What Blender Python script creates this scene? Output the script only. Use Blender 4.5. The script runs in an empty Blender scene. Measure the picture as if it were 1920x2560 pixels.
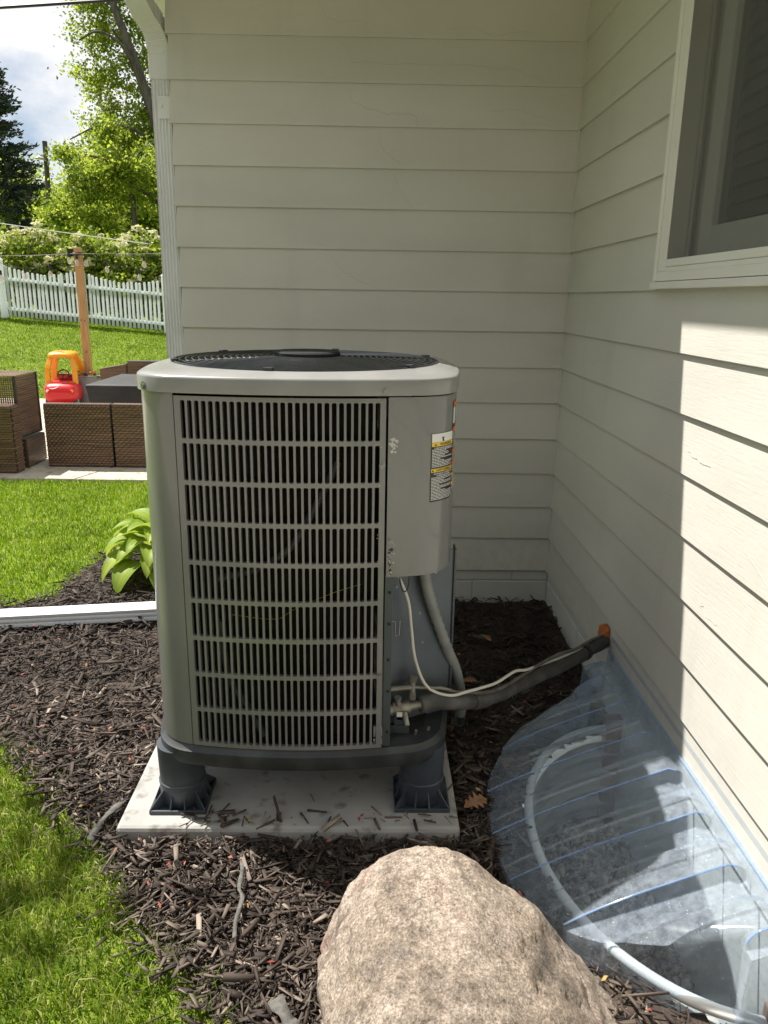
import bpy, bmesh, math, random
import numpy as np
from mathutils import Vector, Matrix, noise as mnoise

random.seed(7); RNG = np.random.default_rng(7)
SC = bpy.context.scene
COL = SC.collection
PI = math.pi

# ------------------------------------------------------------------ camera, sky, sun, exposure
cam_d = bpy.data.cameras.new('camera'); cam = bpy.data.objects.new('camera', cam_d); COL.objects.link(cam)
RM = [[0.99978731, -0.01438046, -0.0147831], [0.00989361, 0.96336364, -0.26801608], [0.01809569, 0.26781282, 0.96330101]]
def _w(v): return Vector((v[0], v[2], -v[1]))
ax, ay, az = _w(RM[0]), -_w(RM[1]), -_w(RM[2])
cam.matrix_world = Matrix(((ax.x, ay.x, az.x, 0), (ax.y, ay.y, az.y, 0), (ax.z, ay.z, az.z, 1.5), (0, 0, 0, 1)))
cam_d.sensor_fit = 'HORIZONTAL'; cam_d.sensor_width = 36; cam_d.lens = 36.056
cam_d.clip_start = 0.05; cam_d.clip_end = 1500
SC.camera = cam

SUN = Vector((-1.0, 0.62, 2.0)).normalized()          # towards the sun
W = bpy.data.worlds.new('World'); SC.world = W; W.use_nodes = True
nt = W.node_tree; nt.nodes.clear()
def N(t, typ, **kw):
    n = t.nodes.new(typ)
    for k, v in kw.items(): setattr(n, k, v)
    return n
out = N(nt, 'ShaderNodeOutputWorld'); bg = N(nt, 'ShaderNodeBackground')
sky = N(nt, 'ShaderNodeTexSky', sky_type='NISHITA'); sky.sun_disc = False
sky.sun_elevation = math.asin(SUN.z); sky.sun_rotation = math.atan2(SUN.x, SUN.y)
sky.air_density = 1.0; sky.dust_density = 0.6; sky.ozone_density = 2.5
tc = N(nt, 'ShaderNodeTexCoord'); mp = N(nt, 'ShaderNodeMapping'); mp.inputs['Scale'].default_value = (1, 1, 1.7)
mp.inputs['Location'].default_value = (0.44, -1.29, -2.62)
cn = N(nt, 'ShaderNodeTexNoise'); cn.inputs['Scale'].default_value = 2.1; cn.inputs['Detail'].default_value = 9; cn.inputs['Roughness'].default_value = 0.55
cr = N(nt, 'ShaderNodeValToRGB'); cr.color_ramp.elements[0].position = 0.40; cr.color_ramp.elements[1].position = 0.50
mx = N(nt, 'ShaderNodeMix', data_type='RGBA')
mx.inputs[7].default_value = (10.4, 10.5, 10.7, 1)
nt.links.new(tc.outputs['Generated'], mp.inputs['Vector']); nt.links.new(mp.outputs[0], cn.inputs['Vector'])
nt.links.new(cn.outputs['Fac'], cr.inputs[0]); nt.links.new(cr.outputs[0], mx.inputs[0])
nt.links.new(sky.outputs[0], mx.inputs[6]); nt.links.new(mx.outputs[2], bg.inputs[0])
bg.inputs[1].default_value = 0.05
nt.links.new(bg.outputs[0], out.inputs[0])

sl = bpy.data.lights.new('sun', 'SUN'); sl.energy = 5.0; sl.angle = math.radians(0.53); sl.color = (1.0, 0.945, 0.86)
so = bpy.data.objects.new('sun', sl); COL.objects.link(so); so.rotation_euler = SUN.to_track_quat('Z', 'Y').to_euler(); so.location = (-5, 4, 12)
vs = SC.view_settings; vs.view_transform = 'Standard'; vs.look = 'None'; vs.gamma = 1; vs.use_curve_mapping = False
vs.exposure = 0.95
SC.cycles.transparent_max_bounces = 24; SC.cycles.max_bounces = 10; SC.cycles.diffuse_bounces = 5

# ------------------------------------------------------------------ materials
def new_mat(name):
    m = bpy.data.materials.new(name); m.use_nodes = True; m.node_tree.nodes.clear()
    return m, m.node_tree
def mat(name, col, rough=.6, metal=0., col2=None, scale=8., detail=6, bump=0., bscale=None, spec=.5, coat=0., stretch=None, lo=.35, hi=.65, dist=.002):
    m, t = new_mat(name)
    o = N(t, 'ShaderNodeOutputMaterial'); p = N(t, 'ShaderNodeBsdfPrincipled')
    t.links.new(p.outputs[0], o.inputs[0])
    p.inputs['Base Color'].default_value = (*col, 1); p.inputs['Roughness'].default_value = rough
    p.inputs['Metallic'].default_value = metal; p.inputs['Specular IOR Level'].default_value = spec
    p.inputs['Coat Weight'].default_value = coat
    g = N(t, 'ShaderNodeTexCoord'); v = g.outputs['Object']
    if stretch:
        q = N(t, 'ShaderNodeMapping'); q.inputs['Scale'].default_value = stretch; t.links.new(v, q.inputs[0]); v = q.outputs[0]
    if col2 is not None:
        n = N(t, 'ShaderNodeTexNoise'); n.inputs['Scale'].default_value = scale; n.inputs['Detail'].default_value = detail
        t.links.new(v, n.inputs['Vector'])
        r = N(t, 'ShaderNodeValToRGB'); e = r.color_ramp.elements
        e[0].position = lo; e[0].color = (*col, 1); e[1].position = hi; e[1].color = (*col2, 1)
        t.links.new(n.outputs['Fac'], r.inputs[0]); t.links.new(r.outputs[0], p.inputs['Base Color'])
    if bump:
        n2 = N(t, 'ShaderNodeTexNoise'); n2.inputs['Scale'].default_value = bscale or scale * 4; n2.inputs['Detail'].default_value = 5
        t.links.new(v, n2.inputs['Vector'])
        b = N(t, 'ShaderNodeBump'); b.inputs['Strength'].default_value = bump; b.inputs['Distance'].default_value = dist
        t.links.new(n2.outputs['Fac'], b.inputs['Height']); t.links.new(b.outputs[0], p.inputs['Normal'])
    return m
def tint_mat(name, stops, rough=.75, transl=0., spec=.3, noise_mix=0.):
    """colour looked up by the per-point 'tint' attribute (each chip, blade or leaf has its own colour)"""
    m, t = new_mat(name)
    o = N(t, 'ShaderNodeOutputMaterial'); p = N(t, 'ShaderNodeBsdfPrincipled')
    a = N(t, 'ShaderNodeAttribute'); a.attribute_name = 'tint'
    r = N(t, 'ShaderNodeValToRGB'); cr_ = r.color_ramp
    while len(cr_.elements) < len(stops): cr_.elements.new(.5)
    for e, (pos, c) in zip(cr_.elements, stops): e.position = pos; e.color = (*c, 1)
    t.links.new(a.outputs['Fac'], r.inputs[0]); t.links.new(r.outputs[0], p.inputs['Base Color'])
    p.inputs['Roughness'].default_value = rough; p.inputs['Specular IOR Level'].default_value = spec
    if transl > 0:
        tr = N(t, 'ShaderNodeBsdfTranslucent'); hs = N(t, 'ShaderNodeHueSaturation'); hs.inputs['Value'].default_value = 1.5; hs.inputs['Hue'].default_value = .485
        t.links.new(r.outputs[0], hs.inputs['Color']); t.links.new(hs.outputs[0], tr.inputs[0])
        ms = N(t, 'ShaderNodeMixShader'); ms.inputs[0].default_value = transl
        t.links.new(p.outputs[0], ms.inputs[1]); t.links.new(tr.outputs[0], ms.inputs[2]); t.links.new(ms.outputs[0], o.inputs[0])
    else: t.links.new(p.outputs[0], o.inputs[0])
    return m

def siding_mat():
    m = mat('siding_paint', (.565, .552, .505), .5, col2=(.625, .612, .563), scale=1.6, spec=.35, lo=.3, hi=.7, stretch=(1, 1, 2.5))
    t = m.node_tree; p = [n for n in t.nodes if n.type == 'BSDF_PRINCIPLED'][0]; r = [n for n in t.nodes if n.type == 'VALTORGB'][0]
    geo = N(t, 'ShaderNodeNewGeometry')
    def noise(sc, det, scale=(1, 1, 1)):
        q = N(t, 'ShaderNodeMapping'); q.inputs['Scale'].default_value = scale; t.links.new(geo.outputs['Position'], q.inputs[0])
        n = N(t, 'ShaderNodeTexNoise'); n.inputs['Scale'].default_value = sc; n.inputs['Detail'].default_value = det; t.links.new(q.outputs[0], n.inputs['Vector']); return n
    def mapr(src, a, b, c, d):
        k = N(t, 'ShaderNodeMapRange'); k.inputs[1].default_value = a; k.inputs[2].default_value = b; k.inputs[3].default_value = c; k.inputs[4].default_value = d; t.links.new(src, k.inputs[0]); return k.outputs[0]
    oi = N(t, 'ShaderNodeObjectInfo'); v1 = mapr(oi.outputs['Random'], 0, 1, .955, 1.03)
    v2 = mapr(noise(7, 7, (1, 1, .18)).outputs['Fac'], .58, .80, 1., .93)
    sep = N(t, 'ShaderNodeSeparateXYZ'); t.links.new(geo.outputs['Position'], sep.inputs[0])
    ng = mapr(noise(26, 6).outputs['Fac'], .42, .62, 0, 1); low = mapr(sep.outputs['Z'], .15, .50, .10, 0.)
    sp = N(t, 'ShaderNodeMath', operation='MULTIPLY'); t.links.new(ng, sp.inputs[0]); t.links.new(low, sp.inputs[1])
    iv = N(t, 'ShaderNodeMath', operation='SUBTRACT'); iv.inputs[0].default_value = 1; t.links.new(sp.outputs[0], iv.inputs[1])
    a_ = N(t, 'ShaderNodeMath', operation='MULTIPLY'); t.links.new(v1, a_.inputs[0]); t.links.new(v2, a_.inputs[1])
    b_ = N(t, 'ShaderNodeMath', operation='MULTIPLY'); t.links.new(a_.outputs[0], b_.inputs[0]); t.links.new(iv.outputs[0], b_.inputs[1])
    sc = N(t, 'ShaderNodeVectorMath', operation='SCALE'); t.links.new(r.outputs[0], sc.inputs[0]); t.links.new(b_.outputs[0], sc.inputs['Scale']); t.links.new(sc.outputs[0], p.inputs['Base Color'])
    b = N(t, 'ShaderNodeBump'); b.inputs['Strength'].default_value = .30; b.inputs['Distance'].default_value = .002; t.links.new(noise(3., 6, (5, 5, 70)).outputs['Fac'], b.inputs['Height'])
    b2 = N(t, 'ShaderNodeBump'); b2.inputs['Strength'].default_value = .30; b2.inputs['Distance'].default_value = .007
    t.links.new(noise(6, 4).outputs['Fac'], b2.inputs['Height']); t.links.new(b.outputs[0], b2.inputs['Normal']); t.links.new(b2.outputs[0], p.inputs['Normal'])
    return m

M = {}
M['siding'] = siding_mat()
M['crack'] = mat('cracked_paint', (.43, .425, .39), .8)
M['found'] = mat('painted_block', (.53, .53, .49), .8, col2=(.58, .58, .54), scale=6, bump=.5, bscale=40, dist=.004)
M['mortar'] = mat('painted_mortar', (.48, .48, .44), .9, bump=.5, bscale=60)
M['white'] = mat('white_vinyl', (.74, .73, .68), .42, col2=(.78, .77, .73), scale=5)
M['alu'] = mat('white_aluminium', (.70, .71, .72), .38, col2=(.76, .77, .78), scale=6)
M['jamb'] = mat('jamb_vinyl', (.58, .57, .52), .5)
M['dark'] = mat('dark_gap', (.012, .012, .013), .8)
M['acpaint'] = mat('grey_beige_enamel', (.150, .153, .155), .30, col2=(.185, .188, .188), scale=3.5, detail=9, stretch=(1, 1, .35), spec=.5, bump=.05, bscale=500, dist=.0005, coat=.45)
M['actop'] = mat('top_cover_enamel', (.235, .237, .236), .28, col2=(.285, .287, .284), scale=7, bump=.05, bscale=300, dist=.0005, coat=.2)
M['galv'] = mat('galvanised_steel', (.085, .10, .115), .45, .45, col2=(.13, .148, .165), scale=5, spec=.5)
M['post'] = mat('bluegrey_post', (.07, .09, .105), .4, .6)
M['plastic'] = mat('dark_base_plastic', (.022, .025, .029), .5, col2=(.055, .06, .065), scale=11, detail=8, bump=.2, bscale=90, dist=.001, lo=.45, hi=.75)
M['riser'] = mat('riser_plastic', (.035, .044, .058), .40, col2=(.055, .065, .08), scale=14, bump=.12, bscale=120, dist=.001)
M['coil'] = mat('coil_fins', (.0025, .003, .004), .6, spec=.15, col2=(.010, .010, .012), scale=40, bump=.6, bscale=30, stretch=(6, 6, .4))
M['wire'] = mat('black_coated_wire', (.018, .022, .028), .25, .0, spec=.6, coat=.5)
M['cap'] = mat('fan_cap_plastic', (.022, .024, .026), .85, col2=(.035, .036, .037), scale=12, spec=.15)
M['screw'] = mat('screw_steel', (.22, .23, .24), .35, .8)
M['brass'] = mat('weathered_brass', (.22, .20, .16), .45, .6, col2=(.32, .31, .28), scale=40)
M['rubber'] = mat('insulation_foam', (.055, .053, .051), .8, col2=(.14, .135, .125), scale=16, bump=.5, bscale=80, dist=.002, lo=.45, hi=.8)
M['copper'] = mat('tarnished_copper', (.15, .12, .095), .45, .6, col2=(.22, .24, .21), scale=30)
M['conduit'] = mat('grey_conduit', (.20, .21, .21), .5, col2=(.26, .27, .27), scale=20)
M['cable'] = mat('white_cable', (.62, .60, .54), .5)
M['blackw'] = mat('black_plastic', (.012, .012, .013), .45)
M['foam'] = mat('orange_foam', (.50, .17, .03), .8, col2=(.32, .10, .02), scale=25, bump=.6, bscale=60, dist=.004)
M['yellow'] = mat('yellow_wire', (.5, .42, .05), .5)
def concrete(name, c1, c2):
    m = mat(name, c1, .85, col2=c2, scale=5, detail=9, bump=.35, bscale=120, dist=.0015, lo=.3, hi=.7)
    t = m.node_tree; p = [n for n in t.nodes if n.type == 'BSDF_PRINCIPLED'][0]; r = [n for n in t.nodes if n.type == 'VALTORGB'][0]
    g = N(t, 'ShaderNodeTexCoord'); n = N(t, 'ShaderNodeTexNoise'); n.inputs['Scale'].default_value = 17; n.inputs['Detail'].default_value = 7
    t.links.new(g.outputs['Object'], n.inputs['Vector'])
    r2 = N(t, 'ShaderNodeValToRGB'); r2.color_ramp.elements[0].position = .56; r2.color_ramp.elements[1].position = .68
    r2.color_ramp.elements[0].color = (1, 1, 1, 1); r2.color_ramp.elements[1].color = (.42, .38, .33, 1)
    t.links.new(n.outputs['Fac'], r2.inputs[0])
    mm = N(t, 'ShaderNodeMix', data_type='RGBA', blend_type='MULTIPLY'); mm.inputs[0].default_value = .8
    t.links.new(r.outputs[0], mm.inputs[6]); t.links.new(r2.outputs[0], mm.inputs[7]); t.links.new(mm.outputs[2], p.inputs['Base Color'])
    return m
M['pad'] = concrete('equipment_pad_concrete', (.29, .285, .275), (.39, .385, .37))
M['patio'] = concrete('patio_concrete', (.40, .355, .29), (.47, .42, .345))
M['soil'] = mat('dark_soil', (.030, .022, .017), .95, col2=(.07, .052, .04), scale=22, bump=.9, bscale=60, dist=.01)
M['mulch'] = tint_mat('mulch_chip', [(0, (.020, .015, .012)), (.4, (.060, .045, .036)), (.75, (.145, .114, .092)), (1, (.36, .30, .25))], .7)
M['lawn'] = mat('lawn_turf', (.09, .14, .006), .95, col2=(.16, .225, .010), scale=9, detail=8, bump=.8, bscale=40, dist=.02)
M['grass'] = tint_mat('grass_blade', [(0, (.055, .10, .004)), (.45, (.118, .225, .006)), (.8, (.215, .345, .012)), (1, (.42, .41, .14))], .6, .45, .22)
M['neargrass'] = tint_mat('near_grass_blade', [(0, (.045, .09, .006)), (.45, (.115, .20, .012)), (.8, (.21, .29, .022)), (1, (.46, .43, .20))], .55, .42, .3)
M['maple'] = tint_mat('maple_leaf', [(0, (.08, .14, .018)), (.5, (.22, .305, .032)), (1, (.43, .47, .07))], .5, .6, .3)
M['shrubleaf'] = tint_mat('shrub_leaf', [(0, (.07, .12, .012)), (.5, (.17, .25, .022)), (1, (.32, .36, .05))], .5, .5, .3)
M['flower'] = tint_mat('cream_blossom', [(0, (.50, .50, .26)), (1, (.75, .74, .50))], .7, .25)
M['spruce'] = tint_mat('spruce_needle', [(0, (.014, .026, .016)), (.6, (.035, .055, .034)), (1, (.075, .098, .062))], .6, .1)
M['bark'] = mat('tree_bark', (.05, .042, .035), .9, col2=(.12, .10, .085), scale=12, bump=.8, bscale=25, dist=.02, stretch=(1, 1, .25))
M['picket'] = mat('white_picket_vinyl', (.82, .83, .83), .5, col2=(.86, .87, .87), scale=4)
for _n in [n for n in M['picket'].node_tree.nodes if n.type == 'BSDF_PRINCIPLED']:
    _t = M['picket'].node_tree; _tr = N(_t, 'ShaderNodeBsdfTranslucent'); _tr.inputs[0].default_value = (.8, .84, .84, 1); _ms = N(_t, 'ShaderNodeMixShader'); _ms.inputs[0].default_value = .7
    _o = [n for n in _t.nodes if n.type == 'OUTPUT_MATERIAL'][0]; _t.links.new(_n.outputs[0], _ms.inputs[1]); _t.links.new(_tr.outputs[0], _ms.inputs[2]); _t.links.new(_ms.outputs[0], _o.inputs[0])
M['cedar'] = mat('cedar_post', (.36, .19, .075), .65, col2=(.50, .29, .125), scale=3, detail=7, stretch=(14, 14, 1.2), bump=.3)
M['wicker'] = mat('brown_wicker', (.085, .050, .035), .34, col2=(.24, .14, .09), scale=3, detail=3, stretch=(1, 1, 18), lo=.3, hi=.7)
M['wickerd'] = mat('dark_wicker', (.035, .026, .022), .45, col2=(.07, .052, .045), scale=30)
M['table'] = mat('charcoal_cover', (.020, .021, .023), .6, col2=(.035, .036, .038), scale=4, bump=.2, bscale=9, dist=.01)
M['planter'] = mat('grey_planter', (.20, .20, .205), .6, col2=(.27, .27, .275), scale=4)
M['red'] = mat('red_toy_plastic', (.62, .006, .012), .35, coat=.2)
M['amber'] = mat('yellow_toy_plastic', (.82, .32, .008), .35, coat=.2)
M['toywheel'] = mat('dark_toy_wheel', (.03, .03, .032), .6)
M['greyw'] = mat('grey_hub', (.35, .34, .32), .6)
M['toywhite'] = mat('white_toy_sticker', (.75, .75, .72), .5)
M['toyorange'] = mat('orange_toy_lamp', (.8, .30, .03), .4)
M['hosta'] = tint_mat('hosta_leaf', [(0, (.10, .18, .018)), (.5, (.20, .30, .03)), (1, (.42, .46, .07))], .5, .4, .3)
M['oak'] = mat('dry_oak_leaf', (.20, .10, .05), .8, col2=(.30, .17, .09), scale=30)
M['seed'] = tint_mat('maple_seed', [(0, (.32, .03, .03)), (.5, (.50, .17, .12)), (.8, (.42, .30, .08)), (1, (.55, .38, .26))], .7, .2)
M['fabric'] = mat('weed_barrier_fabric', (.075, .072, .066), .9, col2=(.13, .125, .115), scale=60, bump=.4, bscale=300)
M['gravel'] = tint_mat('well_gravel', [(0, (.09, .065, .048)), (.6, (.26, .21, .16)), (1, (.55, .50, .42))], .9)
M['wellsteel'] = mat('galvanised_well', (.42, .42, .39), .5, .3, col2=(.56, .55, .50), scale=9)
M['wellrim'] = mat('pale_well_rim', (.70, .69, .65), .5, col2=(.80, .79, .75), scale=14)
M['rust'] = mat('rusty_flange', (.20, .11, .07), .8, col2=(.32, .21, .15), scale=20)
M['petal_o'] = mat('orange_petal', (.75, .22, .01), .6)
M['petal_p'] = mat('purple_petal', (.06, .02, .22), .6)
M['petal_w'] = mat('white_petal', (.75, .75, .70), .6)
M['roof'] = mat('roof_shingle', (.08, .08, .08), .9, col2=(.13, .13, .125), scale=30)
M['lab_k'] = mat('label_black', (.012, .012, .013), .3)
M['lab_w'] = mat('label_white', (.75, .76, .76), .35)
M['lab_y'] = mat('label_yellow', (.78, .53, .02), .35)
M['lab_o'] = mat('label_orange', (.80, .17, .02), .35)
M['residue'] = mat('decal_residue', (.52, .51, .47), .7)
M['chipped'] = mat('chipped_paint', (.03, .03, .03), .7)
def glass(name, trans, gloss_r=.03, dust_or_glint=.0, dust_or_glint_col=(.8, .85, .9), ior=1.45, speckle=False):
    m, t = new_mat(name); o = N(t, 'ShaderNodeOutputMaterial')
    tr = N(t, 'ShaderNodeBsdfTransparent'); tr.inputs[0].default_value = (*trans, 1)
    gl = N(t, 'ShaderNodeBsdfGlossy'); gl.inputs['Roughness'].default_value = gloss_r
    lw = N(t, 'ShaderNodeLayerWeight'); lw.inputs[0].default_value = .5; pw = N(t, 'ShaderNodeMath', operation='POWER'); pw.inputs[1].default_value = 4.5; t.links.new(lw.outputs['Facing'], pw.inputs[0])
    f0 = ((ior - 1) / (ior + 1)) ** 2; fr = N(t, 'ShaderNodeMath', operation='MULTIPLY_ADD'); fr.inputs[1].default_value = .8; fr.inputs[2].default_value = f0; t.links.new(pw.outputs[0], fr.inputs[0])
    a = N(t, 'ShaderNodeMixShader'); t.links.new(fr.outputs[0], a.inputs[0]); t.links.new(tr.outputs[0], a.inputs[1]); t.links.new(gl.outputs[0], a.inputs[2])
    last = a
    if dust_or_glint > 0:
        df = N(t, 'ShaderNodeBsdfDiffuse'); df.inputs[0].default_value = (*dust_or_glint_col, 1)
        b = N(t, 'ShaderNodeMixShader'); b.inputs[0].default_value = dust_or_glint
        if speckle:
            geo = N(t, 'ShaderNodeNewGeometry'); n = N(t, 'ShaderNodeTexNoise'); n.inputs['Scale'].default_value = 34; n.inputs['Detail'].default_value = 12; n.inputs['Roughness'].default_value = .8
            t.links.new(geo.outputs['Position'], n.inputs['Vector'])
            mr = N(t, 'ShaderNodeMapRange'); mr.inputs[1].default_value = .35; mr.inputs[2].default_value = .75; mr.inputs[3].default_value = dust_or_glint * .45; mr.inputs[4].default_value = min(.9, dust_or_glint * 2.0)
            t.links.new(n.outputs['Fac'], mr.inputs[0])
            n3 = N(t, 'ShaderNodeTexNoise'); n3.inputs['Scale'].default_value = 210; n3.inputs['Detail'].default_value = 2; t.links.new(geo.outputs['Position'], n3.inputs['Vector'])
            mr3 = N(t, 'ShaderNodeMapRange'); mr3.inputs[1].default_value = .70; mr3.inputs[2].default_value = .76; mr3.inputs[3].default_value = 0; mr3.inputs[4].default_value = .5
            t.links.new(n3.outputs['Fac'], mr3.inputs[0])
            ad = N(t, 'ShaderNodeMath', operation='ADD'); t.links.new(mr.outputs[0], ad.inputs[0]); t.links.new(mr3.outputs[0], ad.inputs[1]); t.links.new(ad.outputs[0], b.inputs[0])
        t.links.new(a.outputs[0], b.inputs[1]); t.links.new(df.outputs[0], b.inputs[2]); last = b
    t.links.new(last.outputs[0], o.inputs[0]); return m
M['cover'] = glass('clear_dusty_polycarbonate', (.90, .935, .97), .09, .085, (.74, .84, .97), 1.45, True)
M['cover_glint'] = glass('painted_plastic_glint', (.75, .85, .97), .12, .28, (.45, .60, .88), 1.5)  # blue-white highlight on the cover edges, painted as a tint
M['screen'] = glass('insect_screen', (.80, .80, .79), .5, .14, (.09, .09, .085), 1.08)
M['glass'] = glass('window_glass', (.62, .64, .62), .02, 0, ior=1.5)
M['bulb'] = glass('clear_bulb', (.9, .88, .84), .03, .35, (.8, .78, .7), 1.5)
def rock_mat():
    m, t = new_mat('pink_granite'); o = N(t, 'ShaderNodeOutputMaterial'); p = N(t, 'ShaderNodeBsdfPrincipled'); t.links.new(p.outputs[0], o.inputs[0])
    p.inputs['Roughness'].default_value = .8; p.inputs['Specular IOR Level'].default_value = .3
    g = N(t, 'ShaderNodeTexCoord')
    def noise(sc, det, ro=.55, off=0):
        n = N(t, 'ShaderNodeTexNoise'); n.inputs['Scale'].default_value = sc; n.inputs['Detail'].default_value = det; n.inputs['Roughness'].default_value = ro
        q = N(t, 'ShaderNodeMapping'); q.inputs['Location'].default_value = (off, off * .7, -off); t.links.new(g.outputs['Object'], q.inputs[0]); t.links.new(q.outputs[0], n.inputs['Vector']); return n
    def ramp(n, stops):
        r = N(t, 'ShaderNodeValToRGB'); e = r.color_ramp.elements
        while len(e) < len(stops): e.new(.5)
        for x, (pos, c) in zip(e, stops): x.position = pos; x.color = (*c, 1)
        t.links.new(n.outputs[0], r.inputs[0]); return r
    def mul(a, b, f=1.):
        mm = N(t, 'ShaderNodeMix', data_type='RGBA', blend_type='MULTIPLY'); mm.inputs[0].default_value = f; t.links.new(a, mm.inputs[6]); t.links.new(b, mm.inputs[7]); return mm.outputs[2]
    base = ramp(noise(4.5, 6, .6), [(.30, (.12, .105, .092)), (.42, (.225, .188, .155)), (.54, (.31, .268, .232)), (.68, (.235, .165, .142))])
    grain = ramp(noise(190, 4, .75), [(.36, (.28, .25, .23)), (.47, (.85, .82, .79)), (.56, (1.15, 1.12, 1.08)), (.66, (1.9, 1.88, 1.85))])
    grain2 = ramp(noise(60, 7, .7, 3), [(.33, (.50, .47, .44)), (.50, (1, 1, 1)), (.68, (1.35, 1.32, 1.28))])
    stain = ramp(noise(9, 8, .65, 7), [(.32, (.42, .41, .40)), (.47, (1, 1, 1)), (1, (1, 1, 1))])
    t.links.new(mul(mul(mul(base.outputs[0], grain.outputs[0], .78), grain2.outputs[0], .9), stain.outputs[0], .9), p.inputs['Base Color'])
    b = N(t, 'ShaderNodeBump'); b.inputs['Strength'].default_value = .9; b.inputs['Distance'].default_value = .006
    n4 = noise(42, 9, .65); t.links.new(n4.outputs['Fac'], b.inputs['Height']); t.links.new(b.outputs[0], p.inputs['Normal'])
    return m
M['rock'] = rock_mat()

# ------------------------------------------------------------------ builders
def tag(o, label=None, cat=None, group=None, kind=None):
    for k, v in (('label', label), ('category', cat), ('group', group), ('kind', kind)):
        if v: o[k] = v
    return o
def empty(name, loc, label, cat, group=None):
    o = bpy.data.objects.new(name, None); COL.objects.link(o); o.location = loc; o.empty_display_size = .1
    return tag(o, label, cat, group)
def wloc(o):
    v = Vector(o.location)
    while o.parent: o = o.parent; v = v + Vector(o.location)
    return v
class MB:
    def __init__(s): s.v = []; s.f = []
    def add(s, vs, fs):
        k = len(s.v); s.v += [tuple(v) for v in vs]; s.f += [tuple(i + k for i in f) for f in fs]; return s
    def box(s, x0, x1, y0, y1, z0, z1):
        return s.add([(x, y, z) for z in (z0, z1) for y in (y0, y1) for x in (x0, x1)],
                     [(0, 2, 3, 1), (4, 5, 7, 6), (0, 1, 5, 4), (1, 3, 7, 5), (3, 2, 6, 7), (2, 0, 4, 6)])
    def hexa(s, p):   # 8 points: bottom ring of 4, top ring of 4
        return s.add(p, [(3, 2, 1, 0), (4, 5, 6, 7), (0, 1, 5, 4), (1, 2, 6, 5), (2, 3, 7, 6), (3, 0, 4, 7)])
    def bar(s, a, b, w, h, up=(0, 0, 1)):
        a, b = Vector(a), Vector(b); d = (b - a).normalized(); sd = d.cross(Vector(up))
        if sd.length < 1e-4: sd = d.cross(Vector((1, 0, 0)))
        sd.normalize(); u = sd.cross(d)
        q = [(-1, -1), (1, -1), (1, 1), (-1, 1)]
        return s.hexa([a + sd * w / 2 * i + u * h / 2 * j for i, j in q] + [b + sd * w / 2 * i + u * h / 2 * j for i, j in q])
    def tube(s, path, r, n=10, cap=True):
        P = [Vector(p) for p in path]; R = r if isinstance(r, (list, tuple)) else [r] * len(P)
        rings = []; prev = None
        for i, p in enumerate(P):
            t = (P[min(i + 1, len(P) - 1)] - P[max(i - 1, 0)]).normalized()
            if prev is None:
                u = t.orthogonal().normalized()
            else:
                u = prev - t * prev.dot(t)
                u = u.normalized() if u.length > 1e-5 else t.orthogonal().normalized()
            prev = u; w = t.cross(u)
            rings.append([p + (u * math.cos(2 * PI * k / n) + w * math.sin(2 * PI * k / n)) * R[i] for k in range(n)])
        vs = [q for rg in rings for q in rg]; fs = []
        for i in range(len(P) - 1):
            for k in range(n):
                fs.append((i * n + k, i * n + (k + 1) % n, (i + 1) * n + (k + 1) % n, (i + 1) * n + k))
        if cap: fs += [tuple(range(n))[::-1], tuple((len(P) - 1) * n + k for k in range(n))]
        return s.add(vs, fs)
    def lathe(s, prof, c, n=24, cap=True):   # prof: (r, z)
        vs = [(c[0] + r * math.cos(2 * PI * k / n), c[1] + r * math.sin(2 * PI * k / n), c[2] + z) for r, z in prof for k in range(n)]
        fs = [(i * n + k, i * n + (k + 1) % n, (i + 1) * n + (k + 1) % n, (i + 1) * n + k) for i in range(len(prof) - 1) for k in range(n)]
        if cap: fs += [tuple(range(n))[::-1], tuple((len(prof) - 1) * n + k for k in range(n))]
        return s.add(vs, fs)
    def loops(s, L, closed=True, cap0=False, cap1=False):
        n = len(L[0]); vs = [q for l in L for q in l]; fs = []
        for i in range(len(L) - 1):
            for k in range(n if closed else n - 1):
                fs.append((i * n + k, i * n + (k + 1) % n, (i + 1) * n + (k + 1) % n, (i + 1) * n + k))
        if cap0: fs.append(tuple(range(n))[::-1])
        if cap1: fs.append(tuple((len(L) - 1) * n + k for k in range(n)))
        return s.add(vs, fs)
    def build(s, name, m, parent=None, smooth=None, bevel=0, solid=0, world=True):
        me = bpy.data.meshes.new(name); me.from_pydata(s.v, [], s.f); me.materials.append(m); me.update()
        if smooth is not None:
            me.polygons.foreach_set('use_smooth', [True] * len(me.polygons)); me.set_sharp_from_angle(angle=math.radians(smooth))
        o = bpy.data.objects.new(name, me); COL.objects.link(o)
        if parent is not None:
            o.parent = parent
            if world:
                off = wloc(parent); o.data.transform(Matrix.Translation(-off))
        if solid:
            md = o.modifiers.new('solid', 'SOLIDIFY'); md.thickness = solid; md.offset = 0
        if bevel:
            md = o.modifiers.new('bevel', 'BEVEL'); md.width = bevel; md.segments = 2; md.limit_method = 'ANGLE'
        return o
def base_to_ground(root): pass
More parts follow.
